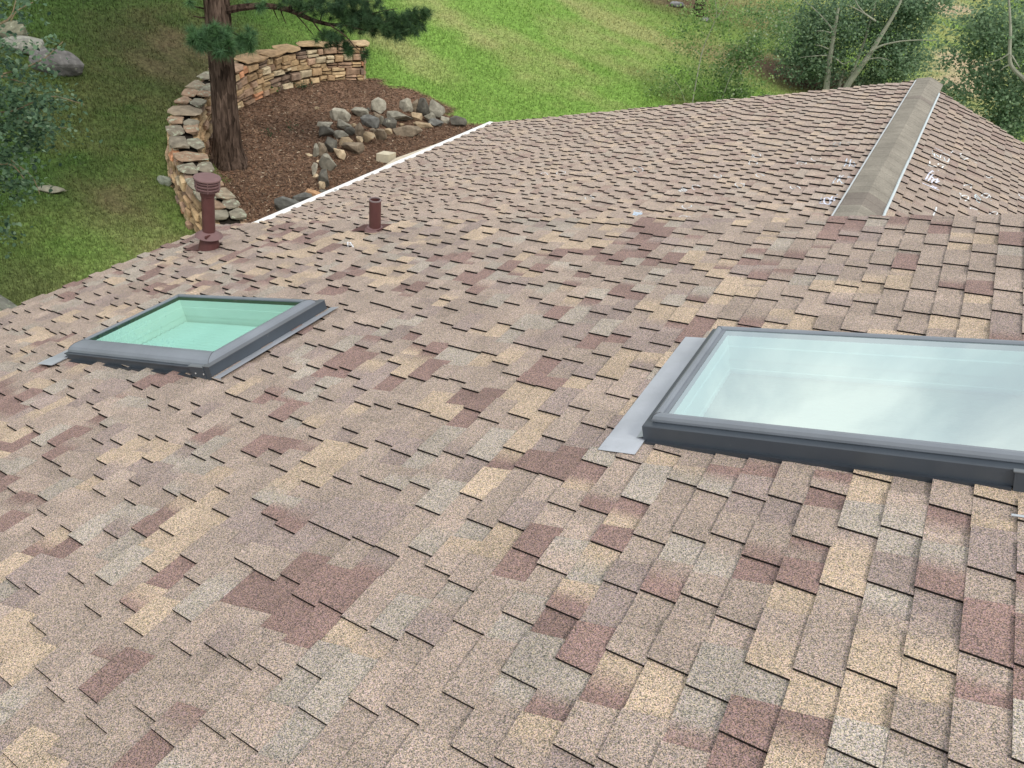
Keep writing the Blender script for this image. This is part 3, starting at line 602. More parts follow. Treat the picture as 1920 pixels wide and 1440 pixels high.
def rock_px(name, cx, cy, w, h, c, label, seed, grp=None, mat_=M_ROCK, cat='rock', lift=.30):
    q = ground(cx, cy + h * .33); d = np.linalg.norm(q); s = d / F
    W, Hh = w * s, h * s; dp = max(.6 * W, .6 * Hh)
    # apparent height is part real height, part depth seen from above
    hz = Hh * .80; dp = min(max(.5 * W, Hh * .55), 1.2 * W)
    o = rock_mesh(name, q + np.array([0, 0, hz * lift]), (W * 1.06, dp, hz), c, mat_, None, seed, yaw=CROSS_YAW + random.uniform(-.25, .25), **({} if name != 'boulder' else dict(npts=26, nz_a=.10, bev=.08)))
    return tag(o, label, cat, grp)
TAN, GRY, DGR, BLU, BRN, CRM, ORG, PAL = (.37, .285, .185), (.255, .24, .195), (.125, .118, .10), (.15, .15, .14), (.23, .185, .135), (.54, .43, .29), (.48, .29, .165), (.36, .335, .27)
RK = [(425, 205, 110, 55, PAL, 'pale flat rock at the far left corner of the edging pile'), (430, 255, 90, 100, DGR, 'dark grey rock under the pale flat one at the left corner'),
(530, 125, 115, 110, PAL, 'largest pale grey rounded rock at the top left of the pile'), (540, 200, 125, 70, GRY, 'grey rock directly below the large pale rounded one'),
(650, 110, 130, 75, GRY, 'dark edged rock right of the large pale rounded one'), (735, 97, 32, 32, DGR, 'small dark rock at the top between two grey ones'),
(805, 65, 90, 115, PAL, 'tall pale slab standing at the top of the middle'), (785, 135, 95, 38, BRN, 'low flat rock at the foot of the tall pale slab'),
(750, 180, 125, 90, BLU, 'slanted blue grey slab in the middle of the pile'), (830, 172, 32, 75, GRY, 'thin upright sliver between two dark slabs'),
(885, 190, 85, 80, DGR, 'dark wedge rock left of the long grey slab'), (960, 145, 175, 78, GRY, 'long grey slab lying level in the right half'),
(1005, 55, 85, 115, PAL, 'pale pointed slab standing above the long grey slab'), (1075, 140, 78, 72, TAN, 'tan wedge rock right of the long grey slab'),
(1070, 62, 55, 105, BRN, 'brownish upright rock between two standing slabs'), (1130, 70, 85, 145, DGR, 'tall dark slab standing near the right end'),
(1220, 82, 95, 145, GRY, 'tall grey slab leaning at the right end of the pile'), (1170, 150, 82, 82, GRY, 'speckled grey rock below the tall dark slab'),
(1212, 187, 92, 62, BLU, 'blue black rock at the lower right end'), (1125, 205, 112, 40, TAN, 'flat tan stone in the bottom row at the right'),
(1010, 242, 172, 84, BRN, 'broad brown block in the bottom row beside bare soil'), (975, 206, 44, 24, TAN, 'tiny tan stone on top of the broad brown block'),
(875, 250, 55, 52, TAN, 'small tan rock left of the broad brown block'), (815, 267, 78, 100, BRN, 'round topped brownish rock in the bottom row'),
(735, 292, 82, 90, TAN, 'heart shaped pale tan rock in the bottom row'), (675, 247, 62, 142, BRN, 'tall brown rock left of the heart shaped one'),
(765, 242, 44, 28, BRN, 'small brown stone above the heart shaped rock'), (600, 247, 78, 68, DGR, 'dark rock below the pale grey rounded pair'),
(625, 206, 38, 32, TAN, 'small tan stone tucked above the dark rock'), (525, 276, 112, 60, GRY, 'low grey rock under the left half of the pile'),
(580, 322, 125, 78, TAN, 'lichen tan rock on the low side of the left half'), (662, 312, 55, 62, CRM, 'cream tipped rock beside the lichen tan one'),
(625, 362, 145, 92, BRN, 'big rounded brown grey boulder lowest in the left half'), (460, 342, 84, 122, DGR, 'dark greenish upright rock at the bend of the pile'),
(400, 376, 64, 122, BRN, 'pale brown upright rock at the bend of the pile'), (355, 386, 54, 104, GRY, 'narrow grey brown rock outermost at the bend'),
(520, 411, 84, 92, CRM, 'bright round cream cobble below the bend'), (445, 462, 114, 144, GRY, 'tall grey rock below the bend, left of the cream cobble'),
(305, 421, 48, 27, CRM, 'small cream stone lying alone on mulch left of the bend'), (385, 471, 44, 22, CRM, 'small cream stone on the tall grey rock'),
(347, 522, 36, 115, PAL, 'pale narrow rock standing in the lower tail'), (415, 582, 74, 145, DGR, 'dark jagged rock low in the tail near the gutter'),
(395, 637, 44, 64, CRM, 'cream sliver at the foot of the dark jagged rock'), (352, 572, 36, 44, CRM, 'small cream stone left of the dark jagged rock'),
(330, 694, 124, 66, ORG, 'orange tan block perched beside the blue boulder'), (170, 772, 185, 145, BLU, 'large blue grey boulder half hidden behind the white gutter'),
(262, 722, 114, 92, BLU, 'blue grey rock between the large boulder and orange block'), (412, 690, 62, 52, DGR, 'dark rock right of the orange tan block'),
(1370, 176, 115, 82, DGR, 'flat dark rock sunk in grass right of the pile'), (1280, 166, 62, 52, PAL, 'small pale rock in grass at the pile end'), (362, 86, 32, 26, TAN, 'tiny tan stone alone on mulch above the pile')]
for i, (x, y, w_, h_, c, lb) in enumerate(RK): rock_px('edging_rock', 500 + x / 3.84, 180 + y / 3.84, w_ / 3.84 * 1.24, h_ / 3.84 * 1.36, c, lb, 100 + i, 'rocks edging the lower bed')
for i, (x, y, w_, h_, c, lb) in enumerate([(22, 58, 62, 50, (.17, .17, .12), 'mossy round boulder behind aspen leaves at the upper left'), (50, 84, 84, 32, (.24, .24, .21), 'pale lichen covered boulder behind aspen leaves'),
    (112, 116, 92, 60, (.155, .15, .145), 'dark grey furrowed boulder on the lawn left of the wall'), (5, 572, 120, 80, (.19, .19, .16), 'lichen spotted boulder at the left roof eave'),
    (95, 354, 46, 13, (.19, .185, .14), 'low flat stone in the lawn under the aspen'), (310, 337, 32, 24, (.24, .26, .21), 'small grey stone in grass beside the wall')]):
    rock_px('boulder', x, y, w_, h_, c, lb, 300 + i, None, M_LICH if i in (1, 3) else M_ROCK, 'boulder')
# paver block and concrete pad below the gutter
q = ground(724, 302); fwd = np.array([RM[2][0], RM[2][1], 0]); fwd /= np.linalg.norm(fwd); rt = np.array([fwd[1], -fwd[0], 0])
b = MB(); b.box(lambda a_, b_, n_: q + rt * a_ + (fwd * .9 + rt * .45) * b_ + np.array([0, 0, n_]), -.16, .13, -.12, .16, -.02, .19, (.55, .50, .38)); o = b.build('paver_block', M_CONC); tag(o, 'pale tan paver block lying on mulch beside the gutter', 'paver block')
cp = ground_many([690, 742, 790, 830, 850, 700], [338, 303, 286, 272, 300, 400])[0]
b = MB(); V = [c + np.array([0, 0, .09]) for c in cp] + [c - np.array([0, 0, .1]) for c in cp]; b.add(V, [tuple(range(6))] + [(i, 6 + i, 6 + (i + 1) % 6, (i + 1) % 6) for i in range(6)], (.56, .50, .40)); o = b.build('concrete_pad', M_CONC); tag(o, 'pale concrete pad showing beyond the white gutter', 'concrete pad', kind='structure')

# dry stone wall
CAPPX = [(433, 415), (420, 388), (398, 362), (375, 335), (360, 297), (349, 268), (341, 237), (349, 203), (369, 175), (393, 150), (434, 124), (475, 107), (512, 96), (550, 88), (590, 83), (631, 81), (680, 82)]
WH = .82
cw = np.array([ground(x, y, WH) for x, y in CAPPX])
def resample(P, st):
    d = np.r_[0, np.cumsum(np.linalg.norm(np.diff(P[:, :2], axis=0), axis=1))]
    s = np.arange(0, d[-1], st); return np.stack([np.interp(s, d, P[:, k]) for k in range(3)], 1), s, d[-1]
CP, CS, CLEN = resample(cw, .05)
for _ in range(6): CP[1:-1] = (CP[:-2] + CP[1:-1] * 2 + CP[2:]) / 4
for _ in range(60): CP[1:-1, 2] = (CP[:-2, 2] + CP[1:-1, 2] * 2 + CP[2:, 2]) / 4
tg = np.gradient(CP[:, :2], axis=0); tg /= np.linalg.norm(tg, axis=1)[:, None]; nm = np.stack([tg[:, 1], -tg[:, 0]], 1)    # nm points to the bed side (right of travel)
print('wall length', CLEN, 'cam dist', np.linalg.norm(CP[0]), np.linalg.norm(CP[-1]))
def wallpt0(s, o_, z):
    i = min(max(s / .05, 0), len(CP) - 1.001); i0 = int(i); f_ = i - i0
    p = CP[i0] * (1 - f_) + CP[i0 + 1] * f_; n_ = nm[i0] * (1 - f_) + nm[i0 + 1] * f_
    return np.array([p[0] + n_[0] * o_, p[1] + n_[1] * o_, p[2] + z])
wall = empty('stone_wall', wallpt0(CLEN * .5, 0, -WH), 'curving dry stone retaining wall of tan sandstone with lichen caps', 'stone wall')
HWD = .27; wallpt = wallpt0
b = MB()
core = []
for s in np.linspace(0, CLEN - .02, 60): core += [wallpt(s, -HWD + .1, -1.5), wallpt(s, -HWD + .1, -.06), wallpt(s, HWD - .1, -.06), wallpt(s, HWD - .1, -1.5)]
b.add(core, [(4 * i + j, 4 * i + j + 1, 4 * i + j + 5, 4 * i + j + 4) for i in range(59) for j in range(3)] + [(0, 1, 2, 3), (236, 239, 238, 237)], (.02, .016, .012))
STC = np.array([[.44, .31, .175], [.38, .26, .15], [.50, .37, .22], [.30, .20, .135], [.40, .27, .185], [.52, .43, .29], [.24, .17, .125], [.50, .25, .14]]); STP = [.22, .18, .17, .12, .1, .1, .07, .04]
def stone_block(s0, s1, z0, z1, oin, oout, c):
    bt = .16 if oout < oin else .08
    def wallpt(s, o_, z): return wallpt0(s, o_ - bt * min(z, 0) * (1 if oout > oin else -1), z)
    g_ = .012; s0 += g_; s1 -= g_; z0 += g_; z1 -= g_; ch = min(.035, (z1 - z0) * .25); j = lambda a: random.uniform(-a, a)
    V = []; jit = [[j(.018) for _ in range(3)] for _ in range(8)]
    dep = random.uniform(-.05, .04) * (1 if oout > oin else -1)
    k = 0
    for (o_, oc) in ((oin, 0), (oout + dep, 1)):
        for z_ in (z0, z1):
            for s_ in (s0, s1):
                ss = s_ + jit[k][0]; zz = z_ + jit[k][1] * .6; oo = o_ + jit[k][2] * oc; k += 1
                sc_ = (s0 + s1) / 2; zc = (z0 + z1) / 2
                if oc: 
                    V.append(wallpt(ss, oo - (oout - oin) * .18, zz)); V.append(wallpt(ss + (sc_ - ss) * .16, oo, zz + (zc - zz) * .28))
                else: V.append(wallpt(ss, oo, zz)); V.append(wallpt(ss, oo, zz))
    # indices: back 0..7 (pairs), front 8..15 ; order per layer: (z0s0),(z0s1),(z1s0),(z1s1)
    B0 = [0, 2, 6, 4]; F0 = [8, 10, 14, 12]; F1 = [9, 11, 15, 13]
    Fs = [tuple(F1)] + [(F0[i], F0[(i + 1) % 4], F1[(i + 1) % 4], F1[i]) for i in range(4)] + [(B0[i], B0[(i + 1) % 4], F0[(i + 1) % 4], F0[i]) for i in range(4)]
    b.add(V, Fs, tuple(c))
for side in (1, -1):
    z = -1.25
    hs = []
    while z < -.07: h_ = random.uniform(.10, .21); hs.append((z, min(z + h_, -.045))); z += h_
    for z0, z1 in hs:
        s = -.05 + random.uniform(0, .1)
        while s < CLEN - .05:
            L = random.uniform(.17, .44); c = STC[np.random.default_rng(random.randrange(10 ** 6)).choice(8, p=STP)] * random.uniform(.8, 1.15)
            wob = .025 * math.sin(s * 2.1 + z0 * 9)
            if z1 - z0 > .13 and random.random() < .3:
                zm = (z0 + z1) / 2 + random.uniform(-.02, .02); stone_block(max(s, 0), min(s + L, CLEN - .06), z0 + wob, zm + wob, side * .1, side * HWD, c); stone_block(max(s, 0), min(s + L, CLEN - .06), zm + wob, z1 + wob, side * .1, side * HWD, c * random.uniform(.75, 1.25))
            else: stone_block(max(s, 0), min(s + L, CLEN - .06), z0 + wob, z1 + wob, side * .1, side * HWD, c)
            s += L
for e_, sg in ((0., -1), (CLEN - .05, 1)):                     # end faces
    z = -1.25
    while z < -.07:
        h_ = random.uniform(.1, .17); o0 = -HWD
        while o0 < HWD - .05:
            W_ = random.uniform(.18, .32); o1 = min(o0 + W_, HWD); c = STC[random.randrange(6)] * random.uniform(.8, 1.1); z1 = min(z + h_, -.045)
            Q_ = [wallpt(e_, oo, zz) + np.array([*(tg[0 if sg < 0 else -1] * sg * k_), 0]) for k_ in (.0, .05, .07) for oo, zz in (((o0 + .01, z + .01), (o1 - .01, z + .01), (o1 - .01, z1 - .01), (o0 + .01, z1 - .01)) if k_ < .06 else ((o0 + .03, z + .03), (o1 - .03, z + .03), (o1 - .03, z1 - .03), (o0 + .03, z1 - .03)))]
            b.add(Q_, [(i + 4 * l, (i + 1) % 4 + 4 * l, (i + 1) % 4 + 4 * l + 4, i + 4 * l + 4) for l in (0, 1) for i in range(4)] + [(8, 9, 10, 11)], tuple(c)); o0 = o1
        z += h_
b.build('stone_face', M_STONE, wall)
s = .05; i = 0
while s < CLEN - .1:
    frac = s / CLEN; lich = frac < .55
    L = random.uniform(.34, .62) if lich else random.uniform(.5, .95)
    two = lich and random.random() < .6
    rows = [(-.15, .33), (.16, .31)] if two else [(0., .62)]
    for off, W_ in rows:
        c = tuple(np.array(random.choice([(.22, .20, .155), (.20, .175, .135), (.27, .22, .16), (.28, .195, .135)]))) if lich else STC[random.choice([0, 1, 2, 4, 5])] * random.uniform(.65, .95)
        ss = s + L / 2 + random.uniform(-.05, .05); t_ = tg[min(int(ss / .05), len(tg) - 1)]
        cpt = wallpt(ss, off, .0 + random.uniform(-.005, .02))
        rock_mesh('capstone', cpt, (L * 1.10, W_ * random.uniform(1.0, 1.12), random.uniform(.075, .115)), c, M_LICH if lich and random.random() < .75 else M_STONE, wall, 500 + i, npts=30, yaw=math.atan2(t_[1], t_[0]), blocky=.96, bev=.06, nz_a=.04); i += 1
    s += L

# ------------------------------------------------------------------ vegetation
def leaves(n_, pts, size, cols, cw_, aspect=1., flat=.4, jitter=.25, droop=0.):
    """hexagonal leaf blades at given points"""
    n_ = len(pts); nr = rng.normal(size=(n_, 3)); nr[:, 2] = np.abs(nr[:, 2]) + flat; nr /= np.linalg.norm(nr, axis=1)[:, None]
    a = np.cross(nr, rng.normal(size=(n_, 3))); a /= np.linalg.norm(a, axis=1)[:, None]; b_ = np.cross(nr, a)
    sz = size * rng.uniform(.65, 1.3, n_)[:, None]; V = []
    fold = nr * sz * .25
    for (ca, cb, f_) in ((-1, 0, 0), (-.35, -.8, 1), (.5, -.62, 1), (1.15, 0, 0), (.5, .62, 1), (-.35, .8, 1)): V.append(pts + a * sz * ca + b_ * sz * cb * aspect + fold * f_)
    V = np.stack(V, 1).reshape(-1, 3)
    c = np.asarray(cols)[rng.choice(len(cols), n_, p=cw_)] * rng.uniform(1 - jitter, 1 + jitter, n_)[:, None]
    return V, np.arange(6 * n_).reshape(-1, 6), c
def crown_pts(blobs, clump, spread):
    """blobs: (px, py, rx, ry, dist, ddepth, n) -> leaf points gathered in clumps through the crown's volume"""
    out = []
    for (px, py, rx, ry, D, dz, n_) in blobs:
        nc = max(3, int(n_ / clump)); v = rng.normal(size=(nc, 3)); v /= np.linalg.norm(v, axis=1)[:, None]; v *= rng.random((nc, 1)) ** .42
        cc = []
        for a, b_, c in v: cc.append(ray(px + a * rx, py + b_ * ry) * (D + c * dz))
        cc = np.array(cc); k = rng.integers(0, nc, n_)
        out.append(cc[k] + rng.normal(size=(n_, 3)) * spread * np.array([1, 1, .75]) * rng.uniform(.4, 1.4, (nc, 1))[k])
    return np.concatenate(out)
def pxl(L, D): return [ray(p[0], p[1]) * (D + (p[2] if len(p) > 2 else 0)) for p in L]
def taper(n_, a, b_): return list(np.linspace(a, b_, n_))
def smooth_line(P, k=4):
    P = np.array(P); t = np.arange(len(P)); tt = np.linspace(0, len(P) - 1, (len(P) - 1) * k + 1)
    q = np.stack([np.interp(tt, t, P[:, i]) for i in range(3)], 1)
    for _ in range(2): q[1:-1] = (q[:-2] + 2 * q[1:-1] + q[2:]) / 4
    return q
# --- pine
pb = ground(430, 305); PD = np.linalg.norm(pb); print('pine', pb, PD)
pine = empty('pine_tree', pb, 'tall pine with rough brown trunk standing in the mulch bed inside the stone wall', 'tree')
zz = np.r_[np.linspace(-.3, 4.2, 60), np.linspace(4.3, 13, 24)]; k = 40; V = []
lean = np.array([.004, .0, 0])
for z in zz:
    r_ = .275 - .011 * z + .13 * math.exp(-max(z, 0) / .28) - (0.0 if z < 9 else .02 * (z - 9)); r_ = max(r_, .05)
    for j in range(k):
        th = 2 * math.pi * j / k; fl = 1 + .10 * math.sin(5 * th + 1) * math.exp(-max(z, 0) / .35)
        pl = mnoise.noise(Vector((math.cos(th) * 3.4, math.sin(th) * 3.4, z * .8))) * .06 + mnoise.noise(Vector((math.cos(th) * 8, math.sin(th) * 8, z * 2.2))) * .075
        rr_ = r_ * (fl + pl); V.append(pb + np.array([rr_ * math.cos(th) + .01 * z, rr_ * math.sin(th), z]))
nz_ = len(zz); Q = [(i * k + j, i * k + (j + 1) % k, (i + 1) * k + (j + 1) % k, (i + 1) * k + j) for i in range(nz_ - 1) for j in range(k)]
mesh('trunk', V, Q, M_BARK, pine, fcol=np.tile((.085, .060, .047), (len(Q), 1)), smooth=False)
BR, tufts = [], []
BC = (.055, .038, .03)
bz = PD - 1.1
def add_branch(L, D, r0, r1, twigs=0, tuft_r=None):
    P_ = smooth_line(pxl(L, D)); bb_ = MB(); bb_.tube(P_, taper(len(P_), r0, r1), 7, BC); return bb_, P_
b_main, Pm = add_branch([(415, 22, .1), (452, 14), (500, 10), (542, 18), (585, 38), (622, 48), (668, 44), (730, 42), (795, 34)], bz, .075, .014)
b2, P2 = add_branch([(540, 17), (555, 5), (580, -12), (620, -25)], bz, .035, .012); b_main.add(b2.v, b2.f, BC)
for L in ([(585, 38), (600, 60), (628, 84), (660, 96)], [(640, 46), (690, 58), (735, 62), (770, 56)], [(600, 42), (605, 20), (640, 6), (700, 2)], [(668, 44), (700, 24), (745, 16)], [(510, 10), (516, 26), (523, 40)], [(525, 14), (530, 30), (537, 46)], [(552, 24), (570, 44), (588, 66)], [(620, 48), (650, 68), (668, 92), (690, 104)], [(545, 18), (548, 6), (566, -4)], [(560, 26), (580, 18), (600, 2)], [(735, 42), (780, 24), (805, 20)]):
    bb_, _ = add_branch(L, bz + random.uniform(-.25, .25), .016, .006); b_main.add(bb_.v, bb_.f, BC)
for L in ([(405, 20), (372, 14), (355, 10)], [(403, 30), (380, 34), (362, 30)], [(412, 5), (385, -8), (360, -20)], [(418, 60, -.2), (395, 74, -.6), (372, 82, -.8)], [(420, 58, -.3), (425, 78, -.7), (430, 92, -.9)], [(425, 55, -.2), (450, 68, -.4), (470, 80, -.5)], [(410, 50), (380, 56, -.3), (358, 58, -.5)]):
    bb_, _ = add_branch(L, PD - .75, .022, .008); b_main.add(bb_.v, bb_.f, BC)
# needle tufts
for (cx, cy, rx, ry, D, dz, n_) in ((640, 12, 95, 20, bz, .5, 84), (690, 40, 80, 26, bz, .45, 104), (752, 52, 46, 20, bz, .35, 50), (765, 28, 34, 16, bz, .3, 16), (800, 32, 12, 16, bz, .15, 7), (622, 70, 36, 16, bz, .35, 24), (652, 90, 18, 10, bz, .3, 11), (686, 102, 8, 5, bz, .15, 4), (560, 4, 40, 9, bz, .3, 12), (640, -30, 150, 30, bz, .8, 40),
        (372, 78, 18, 16, PD - 1.5, .2, 24), (400, 66, 38, 20, PD - 1.3, .35, 44), (424, 90, 28, 14, PD - 1.5, .2, 28), (456, 80, 20, 13, PD - 1.2, .2, 22), (362, 58, 12, 10, PD - 1.2, .2, 4), (468, 60, 10, 8, PD - 1.1, .2, 3), (475, 5, 25, 8, bz, .3, 4), (360, 0, 15, 15, bz, .3, 3)):
    for _ in range(n_):
        v = rng.normal(size=3); v /= np.linalg.norm(v); v *= rng.random() ** .4
        tufts.append((ray(cx + v[0] * rx, cy + v[1] * ry) * (D + v[2] * dz), 110, .19 if cx < 480 else .17, .0042 if cx < 480 else .0034, 1.85 if cx < 480 else 1.15))
# upper crown out of the frame: whorled limbs
for i in range(46):
    z = random.uniform(5.2, 12.6); th = random.uniform(0, 6.28); L = (13.6 - z) * .42 + random.uniform(.2, .7); p0 = pb + np.array([.01 * z, 0, z])
    d_ = np.array([math.cos(th), math.sin(th), -.05]); P_ = [p0 + d_ * L * t_ + np.array([0, 0, -.2 * math.sin(t_ * 3) + .25 * t_ * t_]) for t_ in (0, .3, .6, 1)]
    b_main.tube(P_, [.06, .045, .03, .01], 6, BC)
    for t_ in np.linspace(.35, 1.02, 8): tufts.append((p0 + d_ * L * t_ + rng.normal(size=3) * np.array([.3, .3, .12]), 26, .24, .012, 1.))
b_main.build('branch', M_BARK, pine)
V, C = [], []
for (c, n_, ln_, wd_, br_) in tufts:
    d_ = rng.normal(size=(n_, 3)); d_ += np.array([.25, .0, .15]) + rng.normal(size=3) * .55; d_ /= np.linalg.norm(d_, axis=1)[:, None]
    L = ln_ * rng.uniform(.7, 1.1, (n_, 1)); st_ = c + d_ * .01 + rng.normal(size=3) * .02 + d_ * L * 0
    sd = np.cross(d_, rng.normal(size=(n_, 3))); sd /= np.linalg.norm(sd, axis=1)[:, None]
    V.append(np.stack([st_ - sd * wd_, st_ + sd * wd_, st_ + d_ * L - np.array([0, 0, .012])], 1).reshape(-1, 3)); C.append(np.array([.042, .088, .036])[None] * rng.uniform(.6, 1.5, (n_, 1)) * br_ * np.array([1, 1, rng.uniform(.85, 1.2)]))
V = np.concatenate(V); C = np.concatenate(C); mesh('needles', V, np.arange(len(V)).reshape(-1, 3), M_NEED, pine, fcol=C)
# --- aspens beyond the far roof
def aspen(name, base, label, stems, blobs, size, cols, cw_, clump=26, spread=.22, cat='tree', bark=(.29, .295, .23), trunk_col=None, flat=.4):
    t = empty(name, base, label, cat)
    bb_ = MB(); 
    for (L, D, r0, r1) in stems:
        P_ = smooth_line(pxl(L, D)); bb_.tube(P_, taper(len(P_), r0 * .66, r1 * .6), 8, bark)
    bb_.build('trunk', M_ABARK, t)
    pts = crown_pts(blobs, clump, spread)
    z = terrain(pts[:, 0], pts[:, 1]); pts = pts[pts[:, 2] > z + .05]
    V, Fc, c = leaves(len(pts), pts, size, cols, cw_, flat=flat); mesh('crown', V, Fc, M_LEAF, t, fcol=c)
    return t
AD = 24.5
dk = [(.19, .29, .175), (.25, .365, .215), (.33, .44, .28), (.105, .18, .11)]; dkw = [.4, .3, .12, .18]
gA = ground(1560, 190); AD = np.linalg.norm(gA); print('aspen dist', AD)
aspen('aspen_tree', gA, 'dark leaved aspen clump with pale forked trunks behind the far roof ridge', [
    ([(1547, 192), (1549, 165), (1554, 120), (1560, 85), (1567, 45), (1572, 15)], AD, .17, .06), ([(1575, 195), (1588, 160), (1610, 130), (1632, 100), (1655, 62), (1675, 30), (1690, 0)], AD - .2, .17, .06),
    ([(1596, 140), (1606, 118), (1622, 75), (1632, 40), (1642, 5)], AD + .3, .07, .04), ([(1632, 96), (1655, 84), (1690, 77), (1720, 75), (1764, 76)], AD - .4, .055, .012), ([(1562, 57), (1548, 38), (1528, 18), (1505, -2)], AD, .045, .012),
    ([(1558, 62), (1545, 58), (1530, 58)], AD - .3, .04, .012), ([(1553, 92), (1540, 86), (1528, 84)], AD - .3, .035, .012), ([(1551, 104), (1525, 105), (1500, 108)], AD - .4, .03, .01), ([(1558, 104), (1572, 114), (1582, 122), (1598, 112), (1610, 102)], AD - .4, .03, .02),
    ([(1642, 40), (1622, 26), (1604, 16), (1590, 10)], AD - .5, .045, .012), ([(1622, 26), (1608, 10), (1602, -4)], AD - .5, .03, .012), ([(1620, 116), (1632, 110), (1652, 108), (1672, 115)], AD - .5, .035, .012), ([(1564, 195), (1572, 165), (1582, 130)], AD + .8, .12, .08)],
    [(1590, 50, 120, 60, AD + .9, 1.0, 7200), (1500, 80, 45, 55, AD + .8, 1., 2700), (1530, 125, 75, 38, AD + .5, 1.0, 3400), (1690, 110, 60, 36, AD + .8, .8, 2700), (1700, 50, 55, 50, AD + 1., 1., 3000), (1650, 140, 70, 26, AD + 1.2, .8, 1900), (1720, 5, 70, 30, AD + .8, 1., 2600), (1600, 5, 130, 25, AD + .5, .8, 1500), (1560, 60, 40, 60, AD - .5, .3, 260), (1650, 100, 80, 50, AD - .5, .3, 420)], .038, dk, dkw)
gB = ground(1990, 300); BD = np.linalg.norm(gB); BD = 24.
aspen('aspen_tree', gB, 'tall green aspen at the right photo edge above the far roof', [
    ([(1990, 300), (1960, 190), (1928, 155), (1893, 125), (1893, 90), (1895, 60), (1893, 20), (1890, -20)], BD - .7, .10, .03), ([(1893, 100), (1875, 112), (1855, 117)], BD - .8, .03, .01), ([(1892, 122), (1882, 126), (1876, 132)], BD - .8, .03, .01), ([(1897, 104), (1912, 128)], BD - .8, .03, .015)],
    [(1890, 60, 70, 90, BD + .6, 1.2, 4300), (1900, 190, 55, 60, BD + .2, 1., 3000), (1850, 150, 45, 35, BD + .3, .8, 1300), (1830, 60, 40, 50, BD + .6, .8, 1300), (1880, 245, 60, 24, BD, .7, 1600), (1800, 190, 34, 22, BD, .6, 420), (1775, 165, 30, 18, BD, .5, 330), (1780, 100, 55, 26, BD + .4, .6, 420), (1950, 130, 40, 120, BD, 1., 2500)], .036,
    [(.205, .31, .185), (.27, .39, .23), (.34, .45, .28), (.115, .19, .115)], [.4, .32, .12, .16])
# --- light sapling thicket
gS = ground(1300, 200); SD = np.linalg.norm(gS); lt = [(.28, .42, .14), (.21, .34, .11), (.38, .47, .21), (.13, .22, .08)]; ltw = [.4, .3, .15, .15]
aspen('sapling', gS, 'thin pale stemmed sapling with sparse light leaves on the mown slope', [
    ([(1296, 205), (1304, 160), (1314, 105), (1322, 80), (1333, 56), (1345, 30), (1340, -5)], SD - .3, .03, .012), ([(1345, 32), (1358, 14), (1372, -5)], SD - .3, .018, .008), ([(1284, 190), (1276, 165), (1256, 140)], SD - .4, .012, .006), ([(1352, 192), (1366, 150), (1376, 130)], SD - .3, .016, .008), ([(1324, 66), (1308, 54)], SD - .3, .01, .005), ([(1312, 102), (1292, 85)], SD - .3, .01, .005)],
    [(1310, 60, 70, 60, SD, .8, 900), (1345, 30, 60, 35, SD, .7, 800), (1300, 150, 75, 45, SD, .5, 1100), (1390, 160, 60, 30, SD, .5, 600), (1240, 170, 40, 25, SD, .4, 250)], .034, lt, ltw, clump=10, spread=.25)
aspen('shrub', ground(1390, 190), 'leafy green shrub with silvery top between the sapling and the dark aspens', [([(1380, 195), (1386, 150), (1395, 105), (1405, 70)], SD + .2, .025, .01), ([(1372, 195), (1365, 160), (1356, 130)], SD + .2, .02, .008)],
    [(1395, 98, 36, 26, SD + .4, .5, 1300), (1370, 130, 28, 30, SD + .3, .5, 900), (1420, 72, 16, 14, SD + .5, .3, 330), (1440, 30, 60, 35, SD + 1.5, .8, 900), (1375, 175, 40, 18, SD, .4, 900), (1460, 60, 30, 50, SD + 1, .5, 600)], .032, [(.14, .245, .10), (.21, .33, .13), (.29, .40, .18), (.46, .53, .38)], [.4, .3, .2, .1], clump=18, spread=.18, cat='shrub')
# --- dark stump like trunk and rocks at the top
gT = ground(1308, 28); TD = np.linalg.norm(gT)
t = empty('fir_tree', gT, 'dark trunk rising out of the photo at the top of the mown slope', 'tree'); bb_ = MB(); bb_.tube([gT + np.array([0, 0, z]) for z in (-.2, .1, .4, 1.5, 4, 7)], [.30, .24, .2, .18, .14, .06], 10, (.05, .038, .03)); bb_.build('trunk', M_BARK, t)
pts = np.concatenate([gT + np.array([0, 0, z]) + rng.normal(size=(160, 3)) * np.array([.28, .28, .18]) * (8.4 - z) * .8 for z in np.arange(4.6, 8.2, .4)]); V, Fc, c = leaves(0, pts, .06, dk, dkw, aspect=.5); mesh('crown', V, Fc, M_LEAF, t, fcol=c)
for i, (x, y, w_, h_, c, lb) in enumerate([(1268, 8, 26, 14, (.24, .24, .25), 'grey rock left of the dark trunk at the photo top'), (1322, 36, 22, 12, (.2, .2, .2), 'grey rock at the foot of the dark trunk')]): rock_px('boulder', x, y, w_, h_, c, lb, 330 + i, None, M_ROCK, 'boulder')
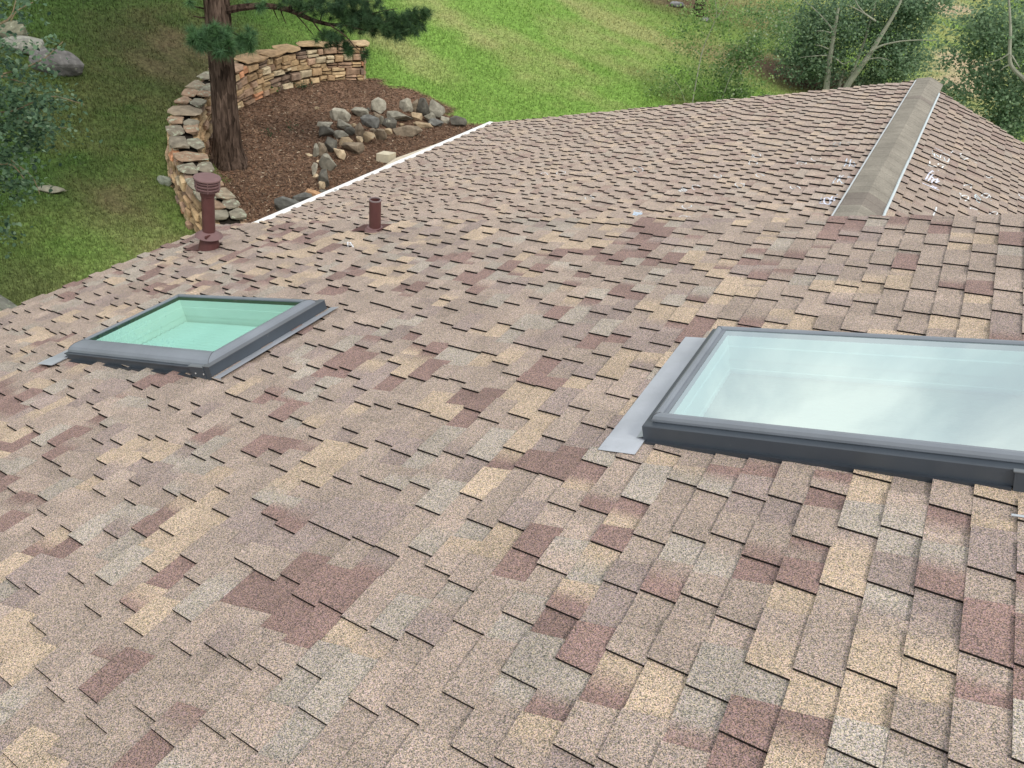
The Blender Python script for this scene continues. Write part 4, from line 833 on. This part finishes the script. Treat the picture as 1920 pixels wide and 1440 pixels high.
# --- aspen boughs at the left edge
LD = 11.2; tp = ray(-190, 330) * LD; gl_ = np.array([tp[0], tp[1], float(terrain(tp[0], tp[1]))])
la = empty('aspen_tree', gl_, 'aspen at the left photo edge reaching blue green leaves over the lawn', 'tree'); bb_ = MB()
bb_.tube(smooth_line([gl_ - np.array([0, 0, .2]), gl_ * .6 + tp * .4, tp, ray(-170, 120) * LD, ray(-150, -150) * (LD + .3)]), taper(17, .10, .05), 8, (.33, .33, .27))
for L, r_ in (([(-185, 300), (-90, 200), (0, 140), (20, 148), (60, 160)], .028), ([(-170, 150), (-60, 60), (20, 40), (30, 0)], .025), ([(-180, 340), (-80, 330), (20, 300), (52, 345)], .025), ([(-90, 200), (20, 215), (90, 175), (158, 196)], .012), ([(0, 140), (40, 130), (85, 110), (118, 78)], .010), ([(20, 300), (62, 330), (75, 365)], .008), ([(20, 40), (30, 20), (62, 4)], .008), ([(20, 215), (60, 235), (125, 240)], .01)):
    P_ = smooth_line(pxl(L, LD)); bb_.tube(P_, taper(len(P_), r_, .004), 6, (.20, .16, .10))
bb_.build('trunk', M_ABARK, la)
pts = crown_pts([(20, 150, 75, 55, LD, .5, 520), (30, 210, 85, 55, LD + .1, .5, 760), (20, 270, 75, 45, LD + .1, .5, 560), (90, 185, 40, 32, LD, .25, 200), (70, 240, 45, 30, LD, .3, 230), (85, 268, 32, 14, LD, .2, 80), (125, 190, 32, 9, LD, .1, 34), (0, 330, 50, 30, LD, .4, 260), (60, 352, 26, 26, LD, .25, 110), (10, 400, 38, 40, LD, .3, 110), (30, 15, 55, 30, LD + .2, .4, 190), (70, 100, 26, 15, LD, .2, 60), (105, 85, 20, 14, LD, .1, 26), (0, 90, 40, 30, LD, .3, 120), (-90, 200, 90, 200, LD, 1., 1500), (135, 238, 18, 14, LD, .15, 22), (20, 450, 20, 30, LD, .2, 30)], 16, .10)
V, Fc, c = leaves(0, pts, .025, [(.115, .205, .12), (.17, .275, .165), (.23, .33, .215), (.045, .09, .06)], [.42, .3, .12, .16], flat=.6); mesh('crown', V, Fc, M_LEAF, la, fcol=c)
V, Fc, c = leaves(0, pxl([(111, 170)], LD), .04, [(.55, .60, .30)], [1.], flat=1.); mesh('crown', V, Fc, M_LEAF, la, fcol=c)
# small weeds in the bed
for i, (x, y, n_, lb) in enumerate([(504, 170, 70, 'bright green weed at the foot of the stone wall'), (565, 164, 60, 'low grey green weed on mulch below the wall middle'), (530, 158, 40, 'small weed between the bright one and the low one'), (548, 242, 26, 'tiny weed on the open mulch'), (502, 255, 26, 'tiny weed left of the open mulch middle'), (455, 190, 40, 'dark weed under the wall near the pine')]):
    q = ground(x, y); t = empty('weed', q, lb, 'weed', 'weeds in the mulch bed'); pts = q + rng.normal(size=(n_, 3)) * np.array([.11, .11, .05]) + np.array([0, 0, .07])
    V, Fc, c = leaves(0, pts, .035, [(.09, .20, .05)] if i == 0 else [(.06, .10, .05)], [1.], aspect=.5); mesh('foliage', V, Fc, M_LEAF, t, fcol=c)
